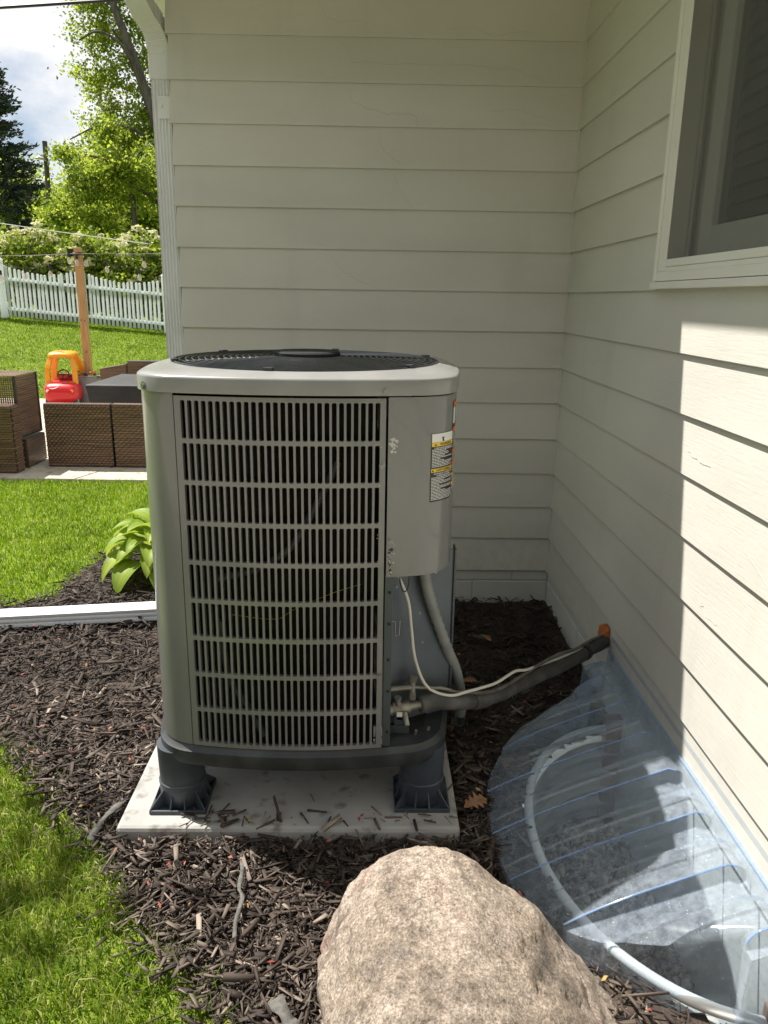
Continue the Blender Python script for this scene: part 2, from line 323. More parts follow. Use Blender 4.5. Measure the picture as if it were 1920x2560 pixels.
def fast_mesh(name, V, faces, m, tint=None, parent=None, kind=None):
    """V (n,3) array; faces: list of (k,m) int arrays"""
    me = bpy.data.meshes.new(name); nv = len(V)
    me.vertices.add(nv); me.vertices.foreach_set('co', np.asarray(V, np.float32).ravel())
    idx = np.concatenate([f.ravel() for f in faces]).astype(np.int32)
    tot = np.concatenate([np.full(len(f), f.shape[1], np.int32) for f in faces])
    me.loops.add(len(idx)); me.loops.foreach_set('vertex_index', idx)
    me.polygons.add(len(tot)); st = np.concatenate([[0], np.cumsum(tot)[:-1]]).astype(np.int32)
    me.polygons.foreach_set('loop_start', st); me.update(calc_edges=True)
    if tint is not None:
        a = me.attributes.new('tint', 'FLOAT', 'POINT'); a.data.foreach_set('value', np.asarray(tint, np.float32))
    me.materials.append(m); o = bpy.data.objects.new(name, me); COL.objects.link(o)
    if parent is not None:
        o.parent = parent; me.transform(Matrix.Translation(-wloc(parent)))
    if kind: o['kind'] = kind
    return o
def sstep(x): x = np.clip(x, 0, 1); return x * x * (3 - 2 * x)
def GZ(X, Y):
    X = np.asarray(X, float); Y = np.asarray(Y, float)
    s = sstep((Y - 11.3) / 4.7) ; s = .35 * s + .65 * np.clip((Y - 11.3) / 4.7, 0, 1)
    z = s * (.90 - .08 * (np.clip(X, -16, 3) + 5.85))
    z = z + np.clip(Y - 16, 0, 40) * .035
    return z - .02
def gz1(x, y): return float(GZ(x, y))
def vnoise(x, y, f, seed=0):
    return np.array([mnoise.noise((a * f + seed, b * f - seed, seed * .7)) for a, b in zip(x, y)])
def inpoly(x, y, poly):
    x = np.asarray(x); y = np.asarray(y); c = np.zeros(x.shape, bool); n = len(poly)
    for i in range(n):
        x1, y1 = poly[i]; x2, y2 = poly[(i + 1) % n]
        t = ((y1 > y) != (y2 > y)) & (x < (x2 - x1) * (y - y1) / ((y2 - y1) or 1e-9) + x1); c ^= t
    return c

# ------------------------------------------------------------------ ground, beds, patio
BED = [(.908, .1), (-.10, .1), (-.20, 1.0), (-.27, 1.2), (-.35, 1.34), (-.43, 1.46), (-.56, 1.58), (-.655, 1.73), (-.74, 1.86), (-.90, 2.0), (-1.07, 2.19), (-1.29, 2.40), (-1.8, 2.75), (-2.6, 3.15),
       (-2.9, 3.4), (-2.3, 3.55), (-1.83, 3.60), (-1.64, 3.68), (-1.62, 4.0), (-1.58, 4.4), (-1.42, 4.8), (-1.3, 5.6), (-.9, 5.9), (-.87, 5.9), (-.87, 3.692), (.908, 3.692)]
WC, WA, WB = (.905, 1.865), .42, .58            # window well: centre on the wall, reach into the bed, half length
def in_well(x, y, k=1.0): return ((np.asarray(x) - WC[0]) / (WA * k)) ** 2 + ((np.asarray(y) - WC[1]) / (WB * k)) ** 2 < 1
def ground_sheet():
    xs = np.unique(np.concatenate([np.array([-400, -200, -100, -60, -40, -28]), np.arange(-22, 4.01, .5), [-2.9, .3, .95], np.array([6, 10, 20, 40, 80, 200, 400])]))
    ys = np.unique(np.concatenate([np.array([-400, -200, -80, -30, -12, -6, -3, -1]), np.arange(0, 20.1, .5), [1.05, 2.65], np.array([22, 25, 30, 36, 44, 60, 90, 150, 300, 600])]))
    X, Y = np.meshgrid(xs, ys, indexing='ij'); Z = GZ(X, Y); nx, ny = X.shape
    V = np.stack([X, Y, Z], -1).reshape(-1, 3)
    i, j = np.meshgrid(np.arange(nx - 1), np.arange(ny - 1), indexing='ij')
    F = np.stack([i * ny + j, (i + 1) * ny + j, (i + 1) * ny + j + 1, i * ny + j + 1], -1).reshape(-1, 4)
    cx = (xs[:-1] + xs[1:]) / 2; cy = (ys[:-1] + ys[1:]) / 2; CX, CY = np.meshgrid(cx, cy, indexing='ij')
    hole = ((CX > .3) & (CX < .95) & (CY > 1.05) & (CY < 2.65)).ravel()
    o = fast_mesh('lawn', V, [F[~hole]], M['lawn'], kind='structure')
    o.data.polygons.foreach_set('use_smooth', [True] * len(o.data.polygons))
ground_sheet()
def bed_sheet():
    st = .03; xs = np.arange(-3, .93, st); ys = np.arange(.1, 5.95, st)
    xs[-1] = .909
    X, Y = np.meshgrid(xs, ys, indexing='ij'); nx, ny = X.shape
    n = vnoise(X.ravel(), Y.ravel(), 3.0, 3).reshape(X.shape) * .012 + vnoise(X.ravel(), Y.ravel(), 14., 5).reshape(X.shape) * .006
    Z = -.004 + n
    V = np.stack([X, Y, Z], -1).reshape(-1, 3)
    i, j = np.meshgrid(np.arange(nx - 1), np.arange(ny - 1), indexing='ij')
    F = np.stack([i * ny + j, (i + 1) * ny + j, (i + 1) * ny + j + 1, i * ny + j + 1], -1).reshape(-1, 4)
    c = V[F].mean(1); keep = inpoly(c[:, 0], c[:, 1], BED) & ~in_well(c[:, 0], c[:, 1], 1.02)
    fast_mesh('mulch_bed', V, [F[keep]], M['soil'], kind='structure')
bed_sheet()

def chips(name, x, y, z, L, Wd, T, tint, yaw=None, pitch_s=.22, seed=1):
    r = np.random.default_rng(seed); n = len(x)
    yaw = r.uniform(0, 2 * PI, n) if yaw is None else yaw; pit = r.normal(0, pitch_s, n); rol = r.normal(0, .5, n)
    cyw, syw = np.cos(yaw), np.sin(yaw); cp, sp = np.cos(pit), np.sin(pit)
    d = np.stack([cyw * cp, syw * cp, sp], -1); s0 = np.stack([-syw, cyw, 0 * cyw], -1); u0 = np.cross(d, s0)
    s = s0 * np.cos(rol)[:, None] + u0 * np.sin(rol)[:, None]; u = np.cross(d, s)
    C = np.stack([x, y, z], -1); V = np.zeros((n, 8, 3))
    k = 0
    for a in (-1, 1):
        w = Wd * r.uniform(.35, 1.1, n); t = T * r.uniform(.4, 1.1, n); bend = r.normal(0, .12, n) * L
        for b, c in ((-1, -1), (1, -1), (1, 1), (-1, 1)):
            V[:, k] = C + d * (a * L / 2)[:, None] + s * (b * w / 2 + bend)[:, None] + u * (c * t / 2)[:, None] + d * (b * r.uniform(-.2, .2, n) * Wd)[:, None]
            k += 1
    q = np.array([(3, 2, 1, 0), (4, 5, 6, 7), (0, 1, 5, 4), (1, 2, 6, 5), (2, 3, 7, 6), (3, 0, 4, 7)])
    F = (q[None] + (np.arange(n) * 8)[:, None, None]).reshape(-1, 4)
    tn = np.repeat(np.clip(tint, 0, 1), 8) + np.tile(np.array([0, .05, -.03, .02, 0, .03, -.04, .04]), n)
    return fast_mesh(name, V.reshape(-1, 3), [F], M['mulch'], np.clip(tn, 0, 1), kind='stuff')
def mulch():
    r = np.random.default_rng(11); out_ = []
    for (x0, x1, y0, y1, den) in ((-1.4, .91, .9, 2.3, 14500), (-3, .91, 2.3, 3.7, 5200), (-1.7, -.87, 3.69, 5.9, 4200), (-.3, .91, .1, .9, 1500)):
        n = int((x1 - x0) * (y1 - y0) * den); x = r.uniform(x0, x1, n); y = r.uniform(y0, y1, n); out_.append((x, y))
    x = np.concatenate([a for a, _ in out_]); y = np.concatenate([b for _, b in out_])
    wob = .05
    k = inpoly(x + r.normal(0, wob, len(x)), y + r.normal(0, wob, len(x)), BED) & (x < .90) & ~in_well(x, y, 1.07) & ~((x > -.87) & (y > 3.685))
    k &= ~((x > -.66) & (x < .22) & (y > 1.90) & (y < 2.78))              # under the pad
    k &= ~((x > -.72) & (x < .28) & (y > 1.835) & (y < 2.82) & (r.uniform(0, 1, len(x)) > .02))
    k &= (y > .0) & ~((r.uniform(0, 1, len(x)) > .35) & in_well(x, y, 1.28) )
    x, y = x[k], y[k]; n = len(x)
    big = r.uniform(0, 1, n)
    L = np.where(big > .965, r.uniform(.055, .12, n), np.where(big > .55, r.uniform(.022, .055, n), r.uniform(.007, .024, n)))
    Wd = np.clip(L * r.uniform(.09, .30, n), .0028, .017); T = np.clip(Wd * r.uniform(.12, .5, n), .0014, .0055)
    pad_d = np.maximum(np.maximum(-.70 - x, x - .262), np.maximum(1.85 - y, y - 2.8))
    z = .004 + r.uniform(0, .024, n) + np.where(pad_d < .1, np.clip(.1 - pad_d, 0, .1) * .25, 0) * (pad_d > 0)
    on_pad = (x > -.70) & (x < .262) & (y > 1.85) & (y < 2.81); z = np.where(on_pad, .066 + Wd * .3, z)
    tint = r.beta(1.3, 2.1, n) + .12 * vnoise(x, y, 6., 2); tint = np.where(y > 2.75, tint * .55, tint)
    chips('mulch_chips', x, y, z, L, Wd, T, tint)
mulch()
def pad_debris():
    r = np.random.default_rng(5); n = 52
    x = np.concatenate([r.uniform(-.45, .25, 32), r.normal(-.40, .05, 20)]); y = np.concatenate([1.855 + np.abs(r.normal(0, .05, 32)), 1.86 + np.abs(r.normal(0, .035, 20))])
    L = r.uniform(.015, .06, n); Wd = L * r.uniform(.08, .25, n); T = np.clip(Wd * .5, .002, .006)
    chips('pad_debris', x, y, np.full(n, .068), L, Wd, T, r.beta(2, 2.6, n), pitch_s=.08, seed=9)
pad_debris()

def blades(name, x, y, z, h, w, tint, lean=.55, seed=3, m='grass'):
    r = np.random.default_rng(seed); n = len(x); a = r.uniform(0, 2 * PI, n); l = np.abs(r.normal(lean, .3, n)) * h
    yaw = r.uniform(0, PI, n); sx, sy = np.cos(yaw) * w / 2, np.sin(yaw) * w / 2
    dx, dy = np.cos(a) * l, np.sin(a) * l
    V = np.zeros((n, 5, 3)); B = np.stack([x, y, z], -1); S = np.stack([sx, sy, 0 * sx], -1)
    V[:, 0] = B - S; V[:, 1] = B + S
    mid = B + np.stack([dx * .35, dy * .35, h * .62], -1); V[:, 2] = mid + S * .8; V[:, 3] = mid - S * .8
    V[:, 4] = B + np.stack([dx, dy, h * np.clip(1.05 - (l / h) * .45, .3, 1)], -1)
    b = (np.arange(n) * 5)[:, None]
    return fast_mesh(name, V.reshape(-1, 3), [np.array([[0, 1, 2, 3]]) + b, np.array([[3, 2, 4]]) + b], M[m], np.repeat(np.clip(tint, 0, 1), 5), kind='stuff')
def grass():
    r = np.random.default_rng(21)
    def field(name, x0, x1, y0, y1, den, h, w, seed, cond):
        n = int((x1 - x0) * (y1 - y0) * den); x = r.uniform(x0, x1, n); y = r.uniform(y0, y1, n); k = cond(x, y); x, y = x[k], y[k]
        cl = vnoise(x, y, 3.5, seed); cl2 = vnoise(x, y, 14., seed + 3)
        t = r.beta(2.2, 2.6, len(x)) + cl * .22 + cl2 * .12
        t = np.where(r.uniform(0, 1, len(x)) > (.90 if name == 'near_grass' else .955), .97, t)
        H = h * r.uniform(.5, 1.25, len(x)) * (1 + cl2 * .5)
        blades(name, x, y, GZ(x, y) - .004, np.clip(H, .012, .2), w * r.uniform(.6, 1.3, len(x)), t, seed=seed, m='neargrass' if name == 'near_grass' else 'grass')
    wob = .045
    def off_bed(x, y):
        j = r.normal(0, wob, (2, len(x))); return ~inpoly(x + j[0], y + j[1], BED)
    field('near_grass', -1.9, -.05, .9, 2.75, 21000, .050, .0036, 31, lambda x, y: off_bed(x, y) & (y < 2.9) & (x < -.12 - .0 * y))
    field('near_lawn_grass', -3.9, -.9, 2.75, 6.36, 8500, .040, .0050, 33, lambda x, y: off_bed(x, y) & (y < 6.36 - .02 * np.sin(x * 9)) & (x < -.95))
    field('far_lawn_grass', -10.5, -3.0, 11.3, 16.4, 2600, .038, .010, 35, lambda x, y: (x > -11) & (y > 11.33))
grass()

def patio():
    r = empty('patio', (-2.5, 6.3, 0), None, None); r['kind'] = 'structure'
    # slabs meet along slightly skewed joints
    J = [-9.0, -5.6, -2.32, .0]
    sk = [0, .1, .34, 0]
    rows = [6.28, 8.0, 9.7, 11.35]
    for i in range(3):
        for j in range(3):
            y0, y1 = rows[j], rows[j + 1]; g = .005
            def X(k, y): return J[k] + sk[k] * (y - 6.7) * (1 if k in (1, 2) else 0)
            p = [(X(i, y0) + g, y0 + g), (X(i + 1, y0) - g, y0 + g), (X(i + 1, y1) - g, y1 - g), (X(i, y1) + g, y1 - g)]
            if i == 2: p = [(min(a, -.9), b) for a, b in p]
            MB().hexa([(a, b, -.10) for a, b in p] + [(a, b, .012 + .003 * ((i + j) % 2)) for a, b in p]).build('patio_slab', M['patio'], r, bevel=.006)
patio()

# ------------------------------------------------------------------ house
XW, YW = .91, 3.693
ZB = [.175, .348, .510, .680, .851, 1.024, 1.190, 1.358, 1.536, 1.710, 1.883, 2.052, 2.220, 2.390, 2.565, 2.74]
house = empty('house', (XW, YW, 0), 'pale grey-cream house corner clad in wide horizontal lap siding', 'house')
TB, TT = .014, .003        # board thickness at its lower and upper edge
XL = -.872
for k in range(len(ZB) - 1):
    z0, z1 = ZB[k], min(ZB[k + 1] + .012, 2.748)
    jx = random.uniform(-.0015, .0015); jt = random.uniform(-.0012, .0015); jz = random.uniform(-.001, .001)
    # wall behind the unit (faces the camera), mitred at its left end
    MB().hexa([(XL - TB - jx, YW - TB - jt, z0 + jz), (XW - .006, YW - TB - jt, z0 + jz), (XW - .006, YW + .004, z0), (XL + .002, YW + .004, z0),
               (XL - TT - jx, YW - TT, z1), (XW - .006, YW - TT, z1), (XW - .006, YW + .004, z1), (XL + .002, YW + .004, z1)]).build('siding_board', M['siding'], house, bevel=.0015)
    # left return wall
    MB().hexa([(XL - TB - jx, YW - TB + .002, z0 + jz), (XL - .001, YW + .001, z0), (XL - .001, 9.5, z0), (XL - TB, 9.5, z0),
               (XL - TT - jx, YW - TT + .002, z1), (XL - .001, YW + .001, z1), (XL - .001, 9.5, z1), (XL - TT, 9.5, z1)]).build('siding_board', M['siding'], house)
# right wall boards, in two lengths where they meet the window
WY0, WY1, WZ0, WZ1 = 1.25, 2.513, 1.539, 2.62
for k in range(len(ZB) - 1):
    z0, z1 = ZB[k], min(ZB[k + 1] + .012, 2.748)
    spans = [(-2.5, YW - .018)]
    if z0 >= WZ0 - .05: spans = [(WY1 + .004, YW - .018), (-2.5, WY0 - .004)]
    jz = random.uniform(-.001, .001); jt = random.uniform(-.001, .0015)
    for a, b in spans:
        MB().hexa([(XW - TB - jt, a, z0 + jz), (XW + .004, a, z0), (XW + .004, b, z0), (XW - TB - jt, b, z0 + jz),
                   (XW - TT, a, z1), (XW + .004, a, z1), (XW + .004, b, z1), (XW - TT, b, z1)]).build('siding_board', M['siding'], house, bevel=.0015)
# caulked corner strip
MB().box(XW - .0125, XW - .0035, YW - .0175, YW - .006, .165, 2.745).build('corner_bead', M['siding'], house, bevel=.003)
# sheathing, with the window opening left free
b = MB(); b.box(XL + .004, 4.5, YW + .006, 9.4, .0, 2.76); b.build('wall', M['mortar'], house)
b = MB(); b.box(XW + .006, 4.5, -2.5, WY0 + .03, .0, 2.76); b.box(XW + .006, 4.5, WY1 - .03, YW + .004, .0, 2.76)
b.box(XW + .006, 4.5, WY0 + .03, WY1 - .03, .0, WZ0 + .03); b.box(XW + .006, 4.5, WY0 + .03, WY1 - .03, WZ1 - .02, 2.76)
b.box(XW + .35, 4.5, WY0 + .03, WY1 - .03, WZ0 + .03, WZ1 - .02)
b.build('wall', M['dark'], house)
# painted block foundation
def block(x0, x1, y0, y1, z0, z1): MB().box(x0, x1, y0, y1, z0, z1).build('foundation_block', M['found'], house, bevel=.003)
rows = [(-.26, -.078), (-.07, .112), (.120, .168)]
for ri, (z0, z1) in enumerate(rows):
    o0 = .2 * (ri % 2); x = XL + .004 - o0
    while x < XW:
        block(max(x, XL + .004), min(x + .392, XW - .002), YW - .001, YW + .1, z0, z1); x += .40
    y = YW - .004
    while y > 2.55:
        block(XW + .0005, XW + .1, max(y - .392 + (.2 if y > 3.6 and ri % 2 else 0), 2.4), y, z0, z1); y -= .40 - (.2 if y > 3.6 and ri % 2 else 0)
MB().box(XL + .012, XW + .003, YW + .003, YW + .09, -.3, .172).build('foundation_mortar', M['mortar'], house)
MB().box(XW + .005, XW + .09, -2.5, YW + .05, -1.2, .172).build('foundation_mortar', M['found'], house)
# paint cracks running over the boards (thin raised edges of old paint)
def crack(pts, wall='back', r=.0007):
    P = []
    for i in range(len(pts) - 1):
        (a, b_), (c, d) = pts[i], pts[i + 1]
        for t in np.linspace(0, 1, 7)[:-1]:
            P.append((a + (c - a) * t + random.gauss(0, .004), b_ + (d - b_) * t + random.gauss(0, .0035)))
    P.append(pts[-1])
    def front(z):
        for k in range(len(ZB) - 1):
            if ZB[k] <= z < ZB[k + 1]:
                f = (z - ZB[k]) / (ZB[k + 1] - ZB[k]); return TB + (TT - TB) * f
        return TB
    if wall == 'back': Q = [(x, YW - front(z) - .0003, z) for x, z in P]
    else: Q = [(XW - front(z) - .0003, y, z) for y, z in P]
    MB().tube(Q, r, 4).build('paint_crack', M['crack'], house)
for p in ([(-.24, 2.70), (-.21, 2.64), (-.14, 2.62), (-.05, 2.63), (-.02, 2.585)], [(-.14, 2.545), (-.10, 2.47), (.10, 2.462), (.40, 2.47), (.62, 2.45), (.76, 2.40)],
          [(-.11, 2.375), (-.10, 2.32), (.03, 2.28), (.18, 2.265), (.19, 2.225)], [(.02, 2.20), (.04, 2.13), (.12, 2.07)], [(.09, 2.03), (.13, 1.95), (.18, 1.89)],
          [(-.26, 1.74), (-.21, 1.72)], [(-.19, 1.68), (-.12, 1.60), (.02, 1.545)], [(.5, 2.285), (.62, 2.30), (.78, 2.255)], [(.3, 2.60), (.42, 2.61), (.5, 2.575), (.66, 2.60)]):
    crack(p)
for p in ([(1.95, 1.40), (1.86, 1.37), (1.80, 1.372)], [(2.15, 1.10), (2.05, 1.08), (1.98, 1.082)], [(1.75, .93), (1.6, .88)], [(1.95, .72), (1.9, .70), (1.82, .70)], [(1.62, .55), (1.5, .56)]):
    crack(p, 'right')
# roof slabs, fascia, gutter
b = MB(); b.box(-1.04, 5.2, 2.84, 9.8, 2.76, 2.80); b.box(.32, 5.2, -3.0, 2.84, 2.76, 2.80); b.build('soffit', M['white'], house)
b = MB(); b.box(-1.11, -1.035, 2.735, 9.9, 2.75, 2.90); b.box(-1.035, .24, 2.735, 2.838, 2.75, 2.90); b.box(.24, .318, -3.1, 2.838, 2.75, 2.90); b.build('gutter', M['alu'], house, bevel=.008)
b = MB()
b.hexa([(-1.03, 2.845, 2.805), (5.2, 2.845, 2.805), (5.2, 9.8, 2.805), (-1.03, 9.8, 2.805), (1.6, 5.6, 3.75), (5.2, 5.6, 3.75), (5.2, 7.0, 3.75), (1.6, 7.0, 3.75)])
b.hexa([(.33, -3.0, 2.806), (5.2, -3.0, 2.806), (5.2, 5.5, 2.806), (.33, 5.5, 2.806), (2.9, -.4, 3.7), (5.2, -.4, 3.7), (5.2, 4.5, 3.7), (2.9, 4.5, 3.7)])
b.build('roof', M['roof'], house)
# downspout on the left corner, with ribs, bends and strap
ds = None
b = MB(); DX0, DX1, DY0, DY1 = -.973, -.889, 3.735, 3.80
def rib_loop(x0, x1, y0, y1, z):
    p = []; n = 6
    for i in range(n):
        t0 = x0 + (x1 - x0) * (i + .15) / n; t1 = x0 + (x1 - x0) * (i + .5) / n; t2 = x0 + (x1 - x0) * (i + .85) / n
        p += [(t0, y0, z), (t1, y0 + .006, z), (t2, y0, z)]
    return p + [(x1, y0 + .01, z), (x1, y1, z), (x0, y1, z), (x0, y0 + .01, z)]
b.loops([rib_loop(DX0, DX1, DY0, DY1, z) for z in (.10, 1.2, 2.44)], cap0=True, cap1=True)
ds = b.build('downspout', M['alu'], house, smooth=50)
b = MB(); b.box(DX0 - .004, DX1 + .004, DY0 - .005, DY1 + .002, 2.40, 2.50); b.build('coupling', M['alu'], ds, bevel=.006)
MB().bar((-.931, 3.80, .13), (-.945, 3.44, .055), .082, .064).build('outlet_shoe', M['alu'], ds, bevel=.008)
L = []
ctr = [(-.931, 3.77, 2.49), (-.932, 3.765, 2.53), (-.935, 3.755, 2.565), (-.940, 3.735, 2.595), (-.948, 3.70, 2.62), (-.958, 3.655, 2.637)]
dirs = [(0, 0, 1), (0, -.1, 1), (-.05, -.3, .9), (-.1, -.6, .75), (-.15, -.8, .6), (-.16, -.86, .5)]
ctr2, dirs2 = [], []
for i in range(len(ctr) - 1):
    for t in (0, .17, .33, .5, .67, .83):
        c0, c1 = Vector(ctr[i]), Vector(ctr[i + 1]); d0, d1 = Vector(dirs[i]), Vector(dirs[i + 1]); ctr2.append(c0.lerp(c1, t)); dirs2.append(d0.lerp(d1, t).normalized())
ctr2.append(Vector(ctr[-1])); dirs2.append(Vector(dirs[-1]).normalized())
for i, (c, d) in enumerate(zip(ctr2, dirs2)):
    sx = Vector((1, 0, 0)) - d * d.x; sx.normalize(); up = sx.cross(d); k = 1 + .07 * (i % 2)
    L.append([c + sx * a * .044 * k + up * e * .036 * k for a, e in ((-1, -1), (-.6, -1.06), (.6, -1.06), (1, -1), (1, 1), (-1, 1))])
MB().loops(L, cap0=True, cap1=True).build('elbow', M['alu'], ds)
b = MB(); d = Vector((-.16, -.86, .5)).normalized(); sx = (Vector((1, 0, 0)) - d * d.x).normalized(); up = sx.cross(d)
LL = []
for c in (Vector((-.957, 3.66, 2.634)), Vector((-.957, 3.66, 2.634)) + d * .72):
    lp = []
    for i in range(5):
        for t, e in ((.1, -1), (.5, -.86), (.9, -1)): lp.append(c + sx * (-1 + 2 * (i + t) / 5) * .044 + up * e * .037)
    lp += [c + sx * .045 + up * .037, c - sx * .045 + up * .037]; LL.append(lp)
b.loops(LL, cap0=True, cap1=True); b.build('offset_pipe', M['alu'], ds)
b = MB(); b.box(-.945, -.884, DY0 - .006, DY0 - .003, 2.245, 2.335); b.box(-.884, -.880, DY0 - .006, DY1, 2.245, 2.335); b.lathe([(.008, 0), (.006, .004)], (0, 0, 0), 8)
for i in range(16): b.v[-16 + i] = (-.93 + b.v[-16 + i][0], DY0 - .006 - b.v[-16 + i][2], 2.296 + b.v[-16 + i][1])
b.build('strap', M['alu'], ds)
# window in the right wall
win = bpy.data.objects.new('window', None); COL.objects.link(win); win.parent = house; wp = Vector((XW, 1.9, 1.54)); win.location = wp - Vector(house.location)
Y0, Y1, Z0, Z1 = WY0, WY1, WZ0, WZ1
b = MB(); xf = .880
b.box(xf, XW + .02, Y1 - .022, Y1, Z0 + .022, Z1); b.box(xf, XW + .02, Y0, Y0 + .022, Z0 + .022, Z1); b.box(xf, XW + .02, Y0 + .0, Y1, Z1, Z1 + .03)
b.build('casing', M['white'], win, bevel=.002)
b = MB(); b.box(xf + .004, XW + .03, Y0 + .025, Y0 + .088, Z0 + .052, Z1 - .002); b.build('frame', M['white'], win, bevel=.002)
b = MB(); b.box(xf + .004, XW + .03, Y1 - .088, Y1 - .025, Z0 + .052, Z1 - .002); b.box(xf + .007, XW + .03, Y1 - .060, Y1 - .052, Z0 + .05, Z1 - .004)
b.build('frame', M['white'], win, bevel=.002)
b = MB(); b.box(xf + .0045, XW + .03, Y0 + .03, Y1 - .09, Z0 + .064, Z0 + .086); b.build('frame_rail', M['white'], win, bevel=.002)
b = MB(); b.box(xf - .006, XW + .03, Y0 - .005, Y1 + .004, Z0, Z0 + .021); b.box(xf + .001, XW + .03, Y0 + .0, Y1 - .002, Z0 + .023, Z0 + .050); b.box(xf + .006, XW + .03, Y0 + .025, Y1 - .025, Z0 + .050, Z0 + .0635)
b.build('sill', M['white'], win, bevel=.002)
b = MB(); b.box(xf + .007, xf + .0085, Y0 + .088, Y1 - .088, Z0 + .086, Z1 - .01); b.build('insect_screen', M['screen'], win)
b = MB()
b.box(XW + .031, XW + .115, Y1 - .088, Y1 - .03, Z0 + .03, Z1); b.box(XW + .03, XW + .035, Y1 - .11, Y1 - .088, Z0 + .06, Z1); b.box(XW + .05, XW + .055, Y1 - .13, Y1 - .088, Z0 + .06, Z1)
b.box(XW + .031, XW + .115, Y0 + .03, Y0 + .088, Z0 + .03, Z1); b.box(XW + .031, XW + .115, Y0 + .088, Y1 - .09, Z0 + .03, Z0 + .068)
b.build('jamb', M['jamb'], win, bevel=.002)
b = MB(); xs0, xs1 = XW + .045, XW + .085
b.box(xs0, xs1, Y1 - .215, Y1 - .135, Z0 + .072, Z1 - .03); b.box(xs0 + .002, xs1, Y0 + .135, Y0 + .215, Z0 + .072, Z1 - .03); b.box(xs0 + .001, xs1, Y0 + .21, Y1 - .212, Z0 + .073, Z0 + .172)
b.box(xs0 + .001, xs1, Y0 + .21, Y1 - .212, Z1 - .1, Z1 - .031); b.build('sash', mat('sash_vinyl', (.80, .79, .76), .45), win, bevel=.004)
b = MB(); b.box(xs0 + .018, xs0 + .022, Y0 + .215, Y1 - .215, Z0 + .172, Z1 - .1); b.build('pane', M['glass'], win)
for i in range(20):
    z = Z0 + .19 + i * .045
    MB().hexa([(XW + .10, Y0 + .17, z), (XW + .10, Y1 - .17, z), (XW + .103, Y1 - .17, z - .001), (XW + .103, Y0 + .17, z - .001),
               (XW + .118, Y0 + .17, z + .040), (XW + .118, Y1 - .17, z + .040), (XW + .121, Y1 - .17, z + .039), (XW + .121, Y0 + .17, z + .039)]).build('blind_slat', mat('blind_slat', (.50, .50, .47), .6) if i == 0 else bpy.data.materials['blind_slat'], win)

# ------------------------------------------------------------------ concrete pad
pad = MB().box(-.706, .264, 1.848, 2.81, -.03, .06).build('equipment_pad', M['pad'], bevel=.012)
tag(pad, 'square light grey concrete pad under the air conditioner', 'concrete pad')

# ------------------------------------------------------------------ air conditioner
AC = (-.19, 2.315)
ac = empty('air_conditioner', (AC[0], AC[1], .06), 'grey outdoor air conditioner with louvred front standing on four black risers', 'air conditioner')
def outline(n_side=14, n_cor=10):
    c, sag, H = .305, .03, .435; th = math.atan(2 * sag / c); r = .10 / (math.sin(PI / 2 - th) - math.sin(th))
    pts = []
    q = [(x, -(H - sag * (x / c) ** 2), math.atan2(-1, 0) + math.atan(2 * sag * x / c / c)) for x in np.linspace(-c, c, n_side)]
    cc = (c - r * math.sin(th), -(H - sag) + r * math.cos(th))
    q += [(cc[0] + r * math.cos(a), cc[1] + r * math.sin(a), a) for a in np.linspace(-PI / 2 + th, -th, n_cor + 2)[1:-1]]
    for k in range(4):
        ca, sa = math.cos(k * PI / 2), math.sin(k * PI / 2)
        pts += [(x * ca - y * sa, x * sa + y * ca, a + k * PI / 2) for x, y, a in q]
    return pts
OUT = outline()
def ring(off, z, pts=OUT): return [(AC[0] + x + off * math.cos(a), AC[1] + y + off * math.sin(a), z) for x, y, a in pts]
# arclength lookup, s = 0 at the middle of the front face, positive to the right
_o = outline(60, 30); _k = min(range(60), key=lambda i: abs(_o[i][0])); _o = _o[_k:] + _o[:_k]; _o.append(_o[0])
_S = [0]
for i in range(1, len(_o)): _S.append(_S[-1] + math.hypot(_o[i][0] - _o[i - 1][0], _o[i][1] - _o[i - 1][1]))
PER = _S[-1]; _A = np.unwrap([p[2] for p in _o])
def SP(s, off=0.):
    s = s % PER; x = np.interp(s, _S, [p[0] for p in _o]); y = np.interp(s, _S, [p[1] for p in _o]); a = np.interp(s, _S, _A)
    return (AC[0] + x + off * math.cos(a), AC[1] + y + off * math.sin(a))
def s_of_x(X):
    best = min(np.linspace(-.45, .45, 1801), key=lambda s: abs(SP(s)[0] - X)); return float(best)
def skin(s0, s1, z0, z1, off, n, th=0):
    b_ = MB(); ss = np.linspace(s0, s1, n)
    if th:
        lo_o = [SP(s, off) for s in ss]; lo_i = [SP(s, off - th) for s in ss][::-1]; lp = lo_o + lo_i
        b_.loops([[(x, y, z0) for x, y in lp], [(x, y, z1) for x, y in lp]], cap0=True, cap1=True)
    else:
        b_.loops([[(*SP(s, off), z) for s in ss] for z in (z0, z1)], closed=False)
    return b_
sL0, sL1 = s_of_x(-.487), s_of_x(.037)
# base pan
b = MB(); b.loops([ring(-.02, .222), ring(.006, .228), ring(.012, .240), ring(.012, .272), ring(.004, .278), ring(-.002, .286), ring(-.03, .288)], cap0=True, cap1=True)
b.build('base_pan', M['plastic'], ac, smooth=40)
